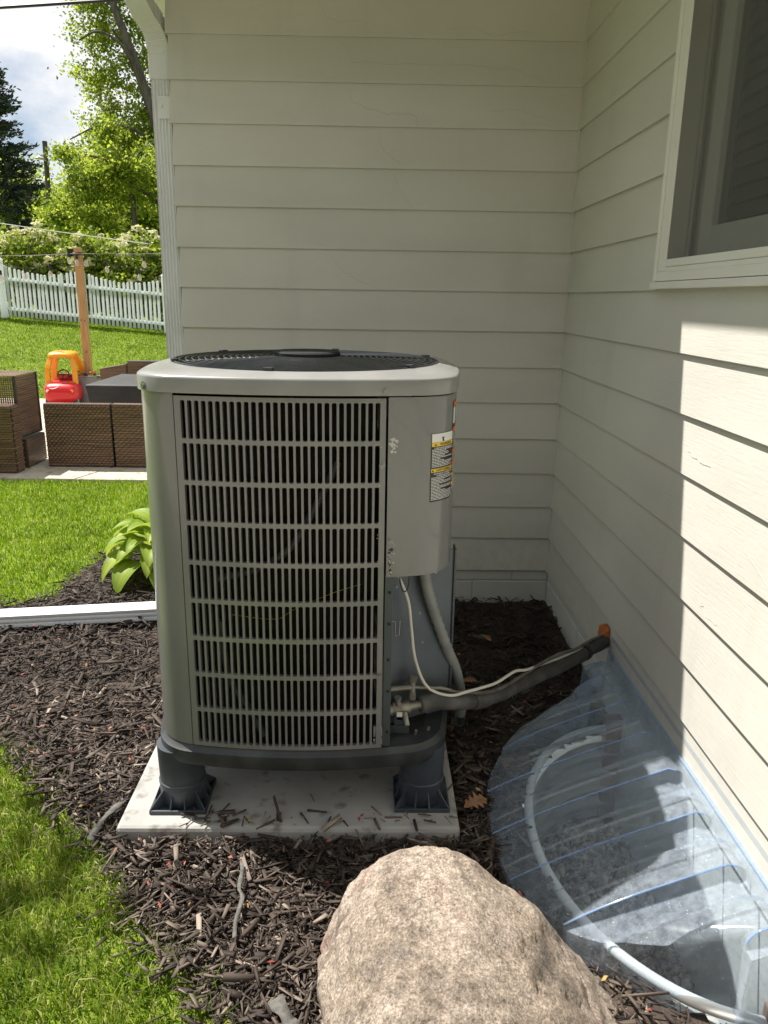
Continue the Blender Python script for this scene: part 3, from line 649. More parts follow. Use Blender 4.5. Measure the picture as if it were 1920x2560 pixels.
# louvred panels: one pressed sheet with 9 rows of slots
def louvre(s0, s1, nslot, name, off=0.):
    us = []; edge = .0165; pitch = (s1 - s0 - 2 * edge + .0078) / nslot; sw = pitch * .67
    us.append(s0)
    for i in range(nslot): us += [s0 + edge + i * pitch, s0 + edge + i * pitch + sw]
    us.append(s1)
    zs = [.290]; tops = [1.2515 - .1068 * k for k in range(9)]
    for t in tops[::-1]: zs += [t - .0955, t]
    zs.append(1.2625)
    # extra row lines so that slot corners are clipped
    V = []; F = []; idx = {}
    def vid(u, z):
        k = (round(u, 6), round(z, 6))
        if k not in idx: idx[k] = len(V); V.append((*SP(u, off), z))
        return idx[k]
    for i in range(len(us) - 1):
        for j in range(len(zs) - 1):
            u0, u1, z0, z1 = us[i], us[i + 1], zs[j], zs[j + 1]
            if i % 2 == 1 and j % 2 == 1:
                c = sw * .22; h = c
                for (ua, za, du, dz) in ((u0, z0, c, h), (u1, z0, -c, h), (u1, z1, -c, -h), (u0, z1, c, -h)):
                    f = [vid(ua, za), vid(ua + du, za), vid(ua, za + dz)]
                    F.append(f if du * dz > 0 else f[::-1])
            else:
                def line(ua, za, ub, zb, chu, chv):
                    return []
                P = [vid(u0, z0)]
                c = sw * .22
                if j % 2 == 0 and i % 2 == 1:       # strip above or below a slot: carry its corner points
                    if j > 0: P += [vid(u0 + c, z0), vid(u1 - c, z0)]
                    P += [vid(u1, z0), vid(u1, z1)]
                    if j < len(zs) - 2: P += [vid(u1 - c, z1), vid(u0 + c, z1)]
                    P += [vid(u0, z1)]
                elif j % 2 == 1 and i % 2 == 0:
                    P += [vid(u1, z0)]
                    if i < len(us) - 2: P += [vid(u1, z0 + c), vid(u1, z1 - c)]
                    P += [vid(u1, z1), vid(u0, z1)]
                    if i > 0: P += [vid(u0, z1 - c), vid(u0, z0 + c)]
                else: P += [vid(u1, z0), vid(u1, z1), vid(u0, z1)]
                F.append(P)
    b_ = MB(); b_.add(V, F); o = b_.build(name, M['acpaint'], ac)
    md = o.modifiers.new('solid', 'SOLIDIFY'); md.thickness = .012; md.offset = -1; md.use_even_offset = False
    return o
louvre(sL0, sL1, 28, 'louvre_panel', .002)
sR = s_of_x(.039)
qc = PER / 4
louvre(qc - .135, qc + .27, 26, 'louvre_panel', -.002); louvre(2 * qc - .27, 2 * qc + .27, 28, 'louvre_panel', -.001); louvre(3 * qc - .26, 3 * qc + .27, 28, 'louvre_panel', -.001)
# corner panels (front left, and the two rear ones)
skin(-qc + .275, sL0 - .003, .289, 1.268, .0, 26, .004).build('corner_panel', M['acpaint'], ac, smooth=40)
skin(qc + .273, 2 * qc - .273, .289, 1.268, .0, 20, .004).build('corner_panel', M['acpaint'], ac, smooth=40)
skin(2 * qc + .273, 3 * qc - .263, .289, 1.268, .0, 20, .004).build('corner_panel', M['acpaint'], ac, smooth=40)
# service cover wrapped round the front right corner
sEnd = qc - .215
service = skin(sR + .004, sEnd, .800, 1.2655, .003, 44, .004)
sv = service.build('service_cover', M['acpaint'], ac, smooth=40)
# rounded lower right end of the cover: small lip
skin(sR + .004, sEnd, .796, .801, .0035, 44, .012).build('service_cover_lip', M['acpaint'], ac, smooth=40)
# notch below: post, recessed galvanised panel
b = MB(); x0, y0 = SP(sR); b.box(.0405, .062, y0 + .006, y0 + .018, .289, .796); b.box(.0405, .046, y0 + .018, 2.03, .289, .796); b.build('corner_post', M['post'], ac, bevel=.001)
b = MB()
for z in (.335, .46, .555, .66, .75):
    MB().tube([(.053, y0 + .0045, z), (.053, y0 + .007, z)], .0045, 10).build('post_hole', M['dark'], ac)
b = MB(); b.hexa([(.046, 2.005, .287), (.247, 2.120, .287), (.247, 2.127, .287), (.046, 2.012, .287), (.046, 2.005, .80), (.247, 2.120, .80), (.247, 2.127, .80), (.046, 2.012, .80)])
b.hexa([(.2475, 2.114, .287), (.2525, 2.114, .287), (.2525, 2.17, .287), (.2475, 2.17, .287), (.2475, 2.114, .80), (.2525, 2.114, .80), (.2525, 2.17, .80), (.2475, 2.17, .80)])
b.build('access_panel', M['galv'], ac)
b = MB()
pn = Vector((.098, -.197, 0)).normalized() * -1; pn = Vector((.445, -.895, 0))
def onp(t, z, o=.0): return Vector((.046 + .201 * t, 2.005 + .115 * t, z)) + pn * o
for t, z in ((.72, .74), (.33, .65), (.50, .625), (.55, .53), (.68, .40), (.15, .72)):
    MB().tube([onp(t, z, -.001), onp(t, z, .0015)], .004, 10).build('panel_screw', M['screw'], ac)
b = MB(); b.tube([onp(.04, .66, .001), onp(.09, .66, .001), onp(.09, .62, .001), onp(.14, .615, .001), onp(.15, .57, .001), onp(.20, .57, .001), onp(.21, .615, .001)], .0012, 5); b.build('scratch', M['residue'], ac)
# coil and interior
s0c, s1c = .19, PER - .02
sN = s_of_x(.02)
b = MB(); ss = np.linspace(sEnd + .10, PER + sN, 90); b.loops([[(*SP(s, -.036), z) for s in ss] for z in (.288, 1.262)], closed=False); b.build('coil', M['coil'], ac, smooth=60)
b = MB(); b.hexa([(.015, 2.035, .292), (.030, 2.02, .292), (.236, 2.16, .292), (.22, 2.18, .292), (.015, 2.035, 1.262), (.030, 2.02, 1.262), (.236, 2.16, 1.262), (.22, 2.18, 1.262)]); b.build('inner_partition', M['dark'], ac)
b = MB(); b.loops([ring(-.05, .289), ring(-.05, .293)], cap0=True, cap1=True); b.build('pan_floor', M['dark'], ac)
def smooth_path(P, n=8):
    P = [Vector(p) for p in P]; out_ = []
    for i in range(len(P) - 1):
        p0 = P[max(i - 1, 0)]; p1 = P[i]; p2 = P[i + 1]; p3 = P[min(i + 2, len(P) - 1)]
        for k in range(n):
            t = k / n; out_.append(.5 * ((2 * p1) + (p2 - p0) * t + (2 * p0 - 5 * p1 + 4 * p2 - p3) * t * t + (3 * p1 - p0 - 3 * p2 + p3) * t ** 3))
    out_.append(P[-1]); return out_
def infront(X, z, o=-.024): x, y = SP(s_of_x(X), o); return (x, y, z)
b = MB(); b.tube(smooth_path([infront(X, z) for X, z in ((-.40, .78), (-.28, .82), (-.20, .88), (-.13, 1.0), (-.08, 1.10))], 6), .011, 8); b.tube(smooth_path([infront(X, z) for X, z in ((-.40, .66), (-.385, .5), (-.33, .40), (-.29, .32))], 6), .011, 8)
b.build('refrigerant_tube', mat('dark_tube', (.045, .05, .06), .6), ac, smooth=60)
b = MB(); b.tube(smooth_path([infront(X, z, -.021) for X, z in ((-.37, .68), (-.25, .672), (-.2, .70), (-.10, .745), (-.02, .77))], 6), .0008, 5); b.build('yellow_wire', M['yellow'], ac)
# top cover with fan opening
b = MB()
n = len(OUT); cir = []
for x, y, a in OUT:
    t = math.atan2(y, x); cir.append(t)
def circ(r, z): return [(AC[0] + r * math.cos(t), AC[1] + r * math.sin(t), z) for t in cir]
def mixl(A, B, k, z): return [(p[0] * (1 - k) + q[0] * k, p[1] * (1 - k) + q[1] * k, z) for p, q in zip(A, B)]
A0, C0 = ring(.008, 0), circ(.393, 0)
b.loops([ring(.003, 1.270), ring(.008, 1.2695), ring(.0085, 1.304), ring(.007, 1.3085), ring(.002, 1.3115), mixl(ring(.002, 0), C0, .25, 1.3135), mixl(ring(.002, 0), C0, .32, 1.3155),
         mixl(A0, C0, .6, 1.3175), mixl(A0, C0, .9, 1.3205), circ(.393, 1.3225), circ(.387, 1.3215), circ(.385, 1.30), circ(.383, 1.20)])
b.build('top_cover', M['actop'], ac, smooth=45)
b = MB()
for s in (s_of_x(.034), s_of_x(-.556) - .008, -qc, qc, 2 * qc + .3, 2 * qc - .3):
    x, y = SP(s, .008); xo, yo = SP(s, .0135); b = MB(); b.tube([(x, y, 1.2815), (xo, yo, 1.2815)], .0068, 6)
    x2, y2 = SP(s, .0095); b.tube([(x, y, 1.2815), (x2, y2, 1.2815)], .0115, 14); b.build('cover_screw', M['screw'], ac)
# fan guard: rings, spokes, hub cap
b = MB()
for i in range(17):
    r = .100 + i * .0178; dz = 1.3240 + .010 * (1 - (r / .388) ** 2) + (0.0)
    P = [(AC[0] + r * math.cos(2 * PI * k / 72), AC[1] + r * math.sin(2 * PI * k / 72), dz) for k in range(73)]
    b.tube(P, .0023, 6, cap=False)
for k in range(6):
    a = k * PI / 3 + .35
    for da in (-.018, .018):
        b.tube([(AC[0] + r * math.cos(a + da), AC[1] + r * math.sin(a + da), 1.3205 + .010 * (1 - (r / .388) ** 2)) for r in (.09, .2, .3, .386)], .0022, 5)
b.build('fan_guard', M['wire'], ac, smooth=60)
b = MB()
for k in range(6):
    a = k * PI / 3 + .35
    c = Vector((AC[0] + .384 * math.cos(a), AC[1] + .384 * math.sin(a), 1.327)); d = Vector((math.cos(a), math.sin(a), 0)); b = MB(); b.bar(c - d * .012, c + d * .008, .024, .008); b.build('guard_clip', M['wire'], ac, bevel=.002)
MB().lathe([(.0, 1.332), (.094, 1.332), (.098, 1.335), (.098, 1.343), (.092, 1.348), (.0, 1.349)], (AC[0], AC[1], 0), 40, cap=False).build('fan_cap', M['cap'], ac, smooth=35)
b = MB(); b.lathe([(.07, 1.10), (.07, 1.30)], (AC[0], AC[1], 0), 20)
for k in range(3):
    a0 = k * 2 * PI / 3
    P0 = [(AC[0] + r * math.cos(a0 + t), AC[1] + r * math.sin(a0 + t), 1.19 + (t * .11)) for r in (.07, .2, .372) for t in (0, .35, .7, 1.05)]
    b.add(P0, [(i * 4 + j, i * 4 + j + 1, (i + 1) * 4 + j + 1, (i + 1) * 4 + j) for i in range(2) for j in range(3)])
b.build('fan', M['blackw'], ac)
# screws on the front
b = MB()
for X, z, r, o in ((.029, 1.095, .0052, .0035), (.029, .512, .0048, .0035), (.052, .895, .0056, .004)):
    s = s_of_x(X); b = MB(); b.tube([(*SP(s, o - .003), z), (*SP(s, o + .005), z)], r, 6); b.tube([(*SP(s, o - .003), z), (*SP(s, o + .001), z)], r * 1.6, 12); b.build('panel_screw', M['screw'], ac)
# wear: sticker residue and chipped paint on the service cover
def patch(name, m, S0, S1, z0, z1, n, rmin, rmax, off, seed, keep=lambda u, v: True, par=None):
    rr = random.Random(seed); b_ = MB()
    for i in range(n):
        u, v = rr.random(), rr.random()
        if not keep(u, v): continue
        r_ = rr.uniform(rmin, rmax); k_ = rr.randint(5, 7); s = S0 + (S1 - S0) * u; z = z0 + (z1 - z0) * v; ph = rr.random() * 6
        rs = [r_ * rr.uniform(.6, 1.1) for _ in range(k_)]
        b_.add([(*SP(s + rs[q] * math.cos(ph + 2 * PI * q / k_), off + i * .000004), z + rs[q] * math.sin(ph + 2 * PI * q / k_)) for q in range(k_)], [tuple(range(k_))])
    return b_.build(name, m, par or ac)
patch('sticker_residue', M['residue'], s_of_x(.046), s_of_x(.066), 1.128, 1.162, 26, .002, .0055, .0037, 3, lambda u, v: abs(u - .5) + abs(v - .5) < .8, sv)
patch('paint_chip', M['chipped'], s_of_x(.047), s_of_x(.060), .803, .875, 30, .0015, .0042, .0037, 5, lambda u, v: u < .9 - v * .6 or v > .85, sv)
patch('paint_chip', M['residue'], s_of_x(.047), s_of_x(.066), .80, .90, 16, .0012, .0026, .0042, 8, lambda u, v: True, sv)
patch('dent_mark', M['residue'], s_of_x(.018), s_of_x(.03), .84, 1.15, 8, .0008, .0022, .0027, 12, lambda u, v: True)
# warning labels
def text_polys(txt, size, bold=False):
    cu = bpy.data.curves.new('lettering', 'FONT'); cu.body = txt; cu.size = size; cu.align_x = 'LEFT'; cu.resolution_u = 2; cu.offset = size * .02
    o = bpy.data.objects.new('lettering', cu); COL.objects.link(o); dg = bpy.context.evaluated_depsgraph_get(); dg.update()
    me = bpy.data.meshes.new_from_object(o.evaluated_get(dg)); vs = [tuple(v.co) for v in me.vertices]; fs = [tuple(p.vertices) for p in me.polygons]
    bpy.data.objects.remove(o); bpy.data.curves.remove(cu); bpy.data.meshes.remove(me)
    return vs, fs
def label_plate(S0, S1, z0, z1, off, m, name='label_sheet', par=None, n=12):
    b_ = MB(); ss = np.linspace(S0, S1, n); b_.loops([[(*SP(s, off), z) for s in ss] for z in (z0, z1)], closed=False); return b_.build(name, m, par or ac)
def put_text(txt, s0, s1, z, h, off, m, par):
    vs, fs = text_polys(txt, 1.0); xs = [v[0] for v in vs]; hgt = max(v[1] for v in vs); w = max(xs) - min(xs); kx = min((s1 - s0) / w, h / hgt * 1.1); kz = h / hgt
    c = (s0 + s1) / 2 - w * kx / 2
    MB().add([(*SP(c + (v[0] - min(xs)) * kx, off), z + v[1] * kz) for v in vs], fs).build('lettering', m, par)
s1a, s1b = s_of_x(.152), s_of_x(.209)
lz1, lz0 = 1.172, .993
lab = label_plate(s1a, s1b, lz0, lz1, .0042, M['lab_k'], 'warning_label')
w1 = s1b - s1a
label_plate(s1a + .001, s1b - .001, 1.149, 1.171, .0046, M['lab_w'], 'label_field', lab)
label_plate(s1a + .001, s1b - .001, 1.138, 1.1485, .0046, M['lab_y'], 'label_band', lab); label_plate(s1a + .001, s1b - .001, 1.071, 1.0805, .0046, M['lab_y'], 'label_band', lab)
put_text('WARNING', s1a + .018, s1b - .004, 1.1400, .0066, .0050, M['lab_k'], lab); put_text('AVERTISSEMENT', s1a + .011, s1b - .003, 1.0730, .0058, .0050, M['lab_k'], lab)
for s, z in ((s1a + .013, 1.1398), (s1a + .006, 1.0728)):
    MB().add([(*SP(s - .0035, .005), z), (*SP(s + .0035, .005), z), (*SP(s, .005), z + .0065)], [(0, 1, 2)]).build('warning_triangle', M['lab_k'], lab)
put_text('CONTAINS REFRIGERANT', s1a + .008, s1b - .004, 1.1315, .0042, .0050, M['lab_w'], lab)
put_text('CE PRODUIT CONTIENT UN', s1a + .008, s1b - .004, 1.0650, .0038, .0050, M['lab_w'], lab); put_text('FLUIDE FRIGORIGENE', s1a + .010, s1b - .006, 1.0598, .0038, .0050, M['lab_w'], lab)
def textlines(S0, S1, z0, z1, n, off, par, seed, m=None):
    rr = random.Random(seed); b_ = MB()
    for i in range(n):
        z = z1 - (z1 - z0) * (i + .5) / n; h = (z1 - z0) / n * .44; s = S0; e = S1 - rr.random() ** 3 * (S1 - S0) * .7
        while s < e - .001:
            w = min(rr.uniform(.003, .011), e - s); k = 3
            ss = np.linspace(s, s + w, k); b_.loops([[(*SP(q, off), zz) for q in ss] for zz in (z, z + h)], closed=False); s += w + .0011
    b_.build('text_line', m or M['lab_w'], par)
textlines(s1a + .002, s1b - .002, 1.083, 1.1305, 12, .0050, lab, 3); textlines(s1a + .002, s1b - .002, .996, 1.058, 16, .0050, lab, 4)
MB().add([(*SP(s1a + .036 + dx, .005), 1.150 + dz) for dx, dz in ((0, 0), (.007, 0), (.005, .006), (.008, .013), (.003, .010), (-.003, .012), (-.001, .005))], [(0, 1, 2, 6), (2, 3, 4), (6, 2, 4, 5)]).build('pictogram', M['lab_k'], lab)
s2a, s2b = s1b + .002, s1b + .075
lab2 = label_plate(s2a, s2b, 1.005, 1.245, .0041, M['lab_k'], 'warning_label', n=20)
for z0, z1, m in ((1.232, 1.244, 'lab_o'), (1.165, 1.177, 'lab_o'), (1.108, 1.119, 'lab_o'), (1.078, 1.088, 'lab_o'), (1.049, 1.057, 'lab_y'), (1.023, 1.032, 'lab_y')):
    label_plate(s2a + .001, s2b - .001, z0, z1, .0045, M[m], 'label_band', lab2, 16)
label_plate(s2a + .001, s2a + .022, 1.188, 1.230, .0045, M['lab_w'], 'label_field', lab2, 8)
for z0, z1, n in ((1.180, 1.230, 10), (1.122, 1.163, 8), (1.091, 1.106, 3), (1.060, 1.076, 3), (1.034, 1.047, 3), (1.007, 1.021, 3)):
    textlines(s2a + (.024 if z0 == 1.180 else .003), s2b - .003, z0, z1, n, .0049, lab2, int(z0 * 1000))
# risers under the base pan
def make_riser(x, y):
    b_ = MB(); b_.lathe([(.060, .064), (.066, .075), (.066, .128), (.0675, .130), (.0675, .136), (.064, .139), (.067, .243), (.067, .252), (.062, .252), (.0, .2515)], (x, y, 0), 32, cap=False)
    o = b_.build('riser', M['riser'], ac, smooth=35)
    p = MB(); h = .081; t = .006
    for a0, a1, c0, c1 in ((-h, h, -h, -h + t), (-h, h, h - t, h), (-h, -h + t, -h + t, h - t), (h - t, h, -h + t, h - t)): p.box(x + a0, x + a1, y + c0, y + c1, .0605, .0725)
    pl = p.build('foot_frame', M['riser'], o, bevel=.0015)
    q = MB()
    q.box(x - h + t, x + h - t, y - h + t, y + h - t, .0605, .0632)
    for k in range(12):
        a = 2 * PI * (k + .5) / 12; ca, sa = math.cos(a), math.sin(a); rr = (h - .002) / max(abs(ca), abs(sa)); sx_, sy_ = -sa * .0018, ca * .0018
        i0 = (x + ca * .064, y + sa * .064); o0 = (x + ca * rr, y + sa * rr)
        q.hexa([(i0[0] - sx_, i0[1] - sy_, .0632), (o0[0] - sx_, o0[1] - sy_, .0632), (o0[0] + sx_, o0[1] + sy_, .0632), (i0[0] + sx_, i0[1] + sy_, .0632),
                (i0[0] - sx_, i0[1] - sy_, .118), (o0[0] - sx_, o0[1] - sy_, .074), (o0[0] + sx_, o0[1] + sy_, .074), (i0[0] + sx_, i0[1] + sy_, .118)])
    q.build('gusset', M['riser'], o)
for x, y in ((-.545, 1.987), (.160, 1.998), (-.535, 2.63), (.17, 2.63)): make_riser(x, y)
# valves in the notch
b = MB(); b.tube([(.046, 1.985, .352), (.12, 2.0, .358)], .020, 14); b.tube([(.072, 1.99, .354), (.095, 1.994, .356)], .025, 6); b.tube([(.12, 2.0, .358), (.165, 2.01, .362)], .0125, 12)
b.tube([(.085, 1.985, .356), (.085, 1.982, .392)], .008, 8); b.tube([(.085, 1.982, .392), (.085, 1.981, .398)], .011, 8); b.tube([(.105, 1.975, .352), (.112, 1.95, .325)], .008, 8)
val = b.build('suction_valve', M['brass'], ac, smooth=35)
b = MB(); b.box(.082, .098, 1.966, 1.969, .335, .358); b.build('valve_tag', M['lab_w'], val)
b = MB(); b.tube([(.046, 2.0, .412), (.13, 2.01, .416)], .008, 10); b.tube([(.128, 2.01, .395), (.128, 2.01, .437)], .0085, 8); b.tube([(.128, 2.01, .437), (.130, 2.008, .452)], .0125, 6); b.tube([(.128, 2.01, .378), (.128, 2.01, .398)], .0105, 6)
b.build('liquid_valve', M['brass'], ac, smooth=35)
b = MB(); b.box(.05, .118, 1.962, 1.966, .290, .318); b.box(.075, .112, 1.966, 1.985, .30, .345); b.build('valve_bracket', M['post'], ac, bevel=.001)
b = MB(); b.tube([(.135, 1.965, .288), (.139, 1.96, .305)], .004, 6); b.tube([(.175, 1.99, .288), (.178, 1.99, .298)], .005, 6); b.build('loose_screw', M['brass'], ac)

# cables, pipes
def thing_mesh(o, label, cat, group=None): return tag(o, label, cat, group)
LS = smooth_path([(.150, 2.005, .361), (.20, 2.03, .361), (.286, 2.08, .330), (.36, 2.15, .297), (.458, 2.25, .279), (.58, 2.37, .266), (.735, 2.50, .265), (.83, 2.59, .270), (.915, 2.665, .268)], 8)
ls_root = empty('insulated_line', (.45, 2.25, .26), 'black foam insulated refrigerant line running from the unit to the wall', 'pipe')
b = MB(); b.tube(LS, [.0265 if 0 < i < 14 else .0235 + .0015 * math.sin(i * .9) for i in range(len(LS))], 14); b.build('insulation', M['rubber'], ls_root, smooth=60)
for k in (20, 52):
    p, q = LS[k], LS[k + 1]; d = (q - p).normalized(); MB().tube([p - d * .010, p + d * .010], .0262 if k == 20 else .0275, 14).build('tape_band', M['blackw'] if k == 52 else M['rubber'], ls_root, smooth=50)
CP = smooth_path([(.13, 2.012, .414), (.18, 2.02, .408), (.222, 2.035, .398), (.262, 2.05, .378), (.30, 2.07, .366), (.37, 2.13, .335), (.43, 2.195, .318), (.50, 2.27, .318), (.58, 2.35, .322), (.66, 2.43, .318), (.74, 2.51, .300), (.83, 2.6, .298), (.912, 2.672, .290)], 6)
cp = MB().tube(CP, .0058, 8).build('copper_pipe', M['copper'], smooth=60); tag(cp, 'thin tarnished copper pipe lying along the black insulated line', 'pipe')
WCB = smooth_path([(.060, 1.985, .812), (.078, 1.985, .770), (.108, 1.995, .690), (.120, 2.005, .600), (.132, 2.01, .51), (.160, 2.015, .43), (.195, 2.02, .395), (.245, 2.03, .378), (.29, 2.05, .379), (.34, 2.10, .365), (.40, 2.16, .352), (.47, 2.235, .352), (.52, 2.29, .330), (.60, 2.375, .312), (.68, 2.45, .300), (.78, 2.55, .288), (.86, 2.62, .28), (.912, 2.668, .272)], 6)
wc = MB().tube(WCB, .0046, 8).build('white_cable', M['cable'], smooth=60); tag(wc, 'thin white cable hanging from the service cover and following the black line', 'cable')
zt = MB().tube(smooth_path([(.088, 1.955, .806), (.082, 1.95, .775), (.088, 1.95, .742), (.098, 1.95, .735), (.106, 1.95, .755), (.108, 1.952, .806)], 5), .0018, 5).build('wire_loop', M['blackw'], ac)
FC = smooth_path([(.150, 2.035, .84), (.155, 2.04, .76), (.178, 2.055, .661), (.236, 2.105, .49), (.266, 2.14, .41), (.286, 2.175, .33), (.298, 2.21, .26), (.305, 2.26, .19), (.31, 2.32, .12)], 14)
b = MB(); b.tube(FC, [.0170 if i % 2 else .0142 for i in range(len(FC))], 12)
fc = b.build('flexible_conduit', M['conduit'], smooth=60); tag(fc, 'ribbed grey flexible conduit curving down behind the unit', 'conduit')
b = MB(); b.tube([FC[-14], FC[-3]], .0175, 12); b.build('conduit_collar', M['post'], fc, smooth=50)
# orange sealing foam round the pipes at the wall
def blob(name, c, r, m, seed, sx=1, sy=1, sz=1, sub=3, amp=.3, f=9.):
    bm = bmesh.new(); bmesh.ops.create_icosphere(bm, subdivisions=sub, radius=1)
    for v in bm.verts:
        n_ = mnoise.noise(v.co * 1.7 + Vector((seed, 0, 0))) * amp + mnoise.noise(v.co * 4 + Vector((0, seed, 0))) * amp * .4
        v.co = Vector((v.co.x * sx, v.co.y * sy, v.co.z * sz)) * r * (1 + n_) + Vector(c)
    me = bpy.data.meshes.new(name); bm.to_mesh(me); bm.free(); me.materials.append(m); me.polygons.foreach_set('use_smooth', [True] * len(me.polygons))
    o = bpy.data.objects.new(name, me); COL.objects.link(o); return o
fo = blob('sealing_foam', (.893, 2.672, .282), .037, M['foam'], 2.2, .55, 1.1, 1.25); tag(fo, 'blob of orange sealing foam where the pipes enter the wall', 'sealing foam')

# ------------------------------------------------------------------ window well and its clear cover
well = empty('window_well', (WC[0], WC[1], 0), 'corrugated grey steel window well sunk beside the right wall', 'window well')
def wp_(t, k, z): return (WC[0] - WA * k * math.sin(t), WC[1] - WB * k * math.cos(t), z)
TT_ = np.linspace(0, PI, 49)
zz = np.arange(-.78, -.019, .02)
b = MB(); b.loops([[wp_(t, 1 + .022 * math.sin(z * 2 * PI / .068), z) for t in TT_] for z in zz], closed=False); b.build('corrugated_wall', M['wellsteel'], well, smooth=60, solid=.003)
b = MB(); b.tube([wp_(t, 1.015, .016 + .004 * math.sin(t * 3)) for t in TT_], .0135, 10); b.build('rolled_rim', M['wellrim'], well, smooth=60)
for yy, m in ((WC[1] - WB - .012, 'rust'), (WC[1] + WB + .012, 'rust')):
    MB().box(XW - .055, XW + .003, yy - .022, yy + .022, -.78, .06).build('end_flange', M[m], well, bevel=.002)
fl = MB().add([(XW + .004, WC[1] - .62, -.34), (XW + .004, WC[1] + .62, -.34), (.40, WC[1] + .62, -.34), (.40, WC[1] - .62, -.34)], [(0, 1, 2, 3)]).build('well_floor', M['soil']); fl['kind'] = 'structure'
def gravel():
    r = np.random.default_rng(4); n = 2600; x = r.uniform(.49, .905, n); y = r.uniform(1.27, 2.39, n); k = in_well(x, y, .97); x, y = x[k], y[k]; n = len(x)
    base = np.array([(1, 0, 0), (-1, 0, 0), (0, 1, 0), (0, -1, 0), (0, 0, 1), (0, 0, -1)], float); F = np.array([(0, 2, 4), (2, 1, 4), (1, 3, 4), (3, 0, 4), (2, 0, 5), (1, 2, 5), (3, 1, 5), (0, 3, 5)])
    V = base[None] * r.uniform(.006, .022, (n, 1, 1)) * r.uniform(.6, 1.3, (n, 6, 1)) + np.stack([x, y, np.full(n, -.335) + r.uniform(0, .015, n)], -1)[:, None]
    fast_mesh('well_gravel', V.reshape(-1, 3), [(F[None] + (np.arange(n) * 6)[:, None, None]).reshape(-1, 3)], M['gravel'], np.repeat(r.random(n), 6), kind='stuff')
gravel()
# clear cover: flange on the wall, channel, sloping ribbed top, skirt
def cover():
    root = empty('well_cover', (.65, 1.85, .0), 'clear ribbed plastic bubble cover over the window well', 'well cover')
    CY0, CY1 = 1.275, 2.60; P = .189; Yr = 1.872
    def hi(y):          # 1 on a raised band, 0 in the groove, with a steep near side
        u = ((Yr - y) / P) % 1.0
        if u < .03: return 1 - u / .03
        if u < .36: return 0.
        if u < .52: return (u - .36) / .16
        return 1.
    def mini(y):
        u = ((Yr - y) / P) % 1.0
        return max(0, 1 - abs(u - .74) / .025) * .006
    def xo(y):          # outer outline, in plan
        t = (y - 1.885) / .578
        return .905 - .545 * math.sqrt(max(0, 1 - abs(t) ** 2.6))
    ys = []
    y = CY0
    k0 = int((Yr - CY1) / P) - 2
    br = set([CY0, CY1])
    for k in range(-6, 8):
        for u in (0, .03, .06, .15, .24, .36, .44, .52, .61, .715, .74, .765, .82, .88, .94, .97):
            yy = Yr - P * (k + u)
            if CY0 < yy < CY1: br.add(yy)
    ys = sorted(br)
    def prof(y):
        h = hi(y) * .040; m_ = mini(y); xo_ = min(xo(y), .80)
        def top(x): return .205 - (.842 - x) * .40
        pts = [(.9045, .300), (.9035, .252), (.893, .246), (.884, .200 - 0 + h * .55 + .006), (.866, .199 + h + m_ * .5), (.842, top(.842) + h + m_)]
        n_ = 9
        for i in range(1, n_ + 1):
            x = .842 + (xo_ - .842) * i / n_; f = 1 - .65 * (i / n_) ** 4
            pts.append((x, max(top(x) + (h + m_) * f, .012), ))
        zl = pts[-1][1]
        pts.append((xo_ - .006, zl * .45)); pts.append((xo_ - .008, -.004)); pts.append((xo_ - .03, -.006))
        return [(x, y, z) for x, z in pts]
    b_ = MB(); L_ = [prof(y) for y in ys]
    # end walls
    def down(l): return [(x, l[0][1] + (.006 if l[0][1] > 2 else -.006), min(z, .0) if z < .26 else z) for x, y_, z in l]
    e0 = [(x, yy - .008, -.004 if i > 2 else z) for i, (x, yy, z) in enumerate(L_[0])]; e1 = [(x, yy + .008, -.004 if i > 2 else z) for i, (x, yy, z) in enumerate(L_[-1])]
    b_.loops([e0] + L_ + [e1], closed=False)
    o = b_.build('cover_shell', M['cover'], root, smooth=25, solid=.0022)
    b2 = MB(); b2.box(.9025, .9065, CY0 - .01, CY1 + .01, .246, .304); b2.build('wall_flange', M['cover'], root)
    def shell_z(y):
        return [(x, y, z + .0015) for x, _, z in prof(y)[4:-3]]
    for k in range(-6, 8):  # thin tinted tubes draw the highlight lines along the rib crests
        for u, r_ in ((.003, .0024),):
            yy = Yr - P * (k + u)
            if CY0 + .02 < yy < CY1 - .12: MB().tube(shell_z(yy), r_, 6).build('edge_glint', M['cover_glint'], root, smooth=60)
    MB().tube([(.8930, CY0, .2475), (.8930, CY1, .2475)], .002, 6).build('edge_glint', M['cover_glint'], root, smooth=60)
    return root
cover()

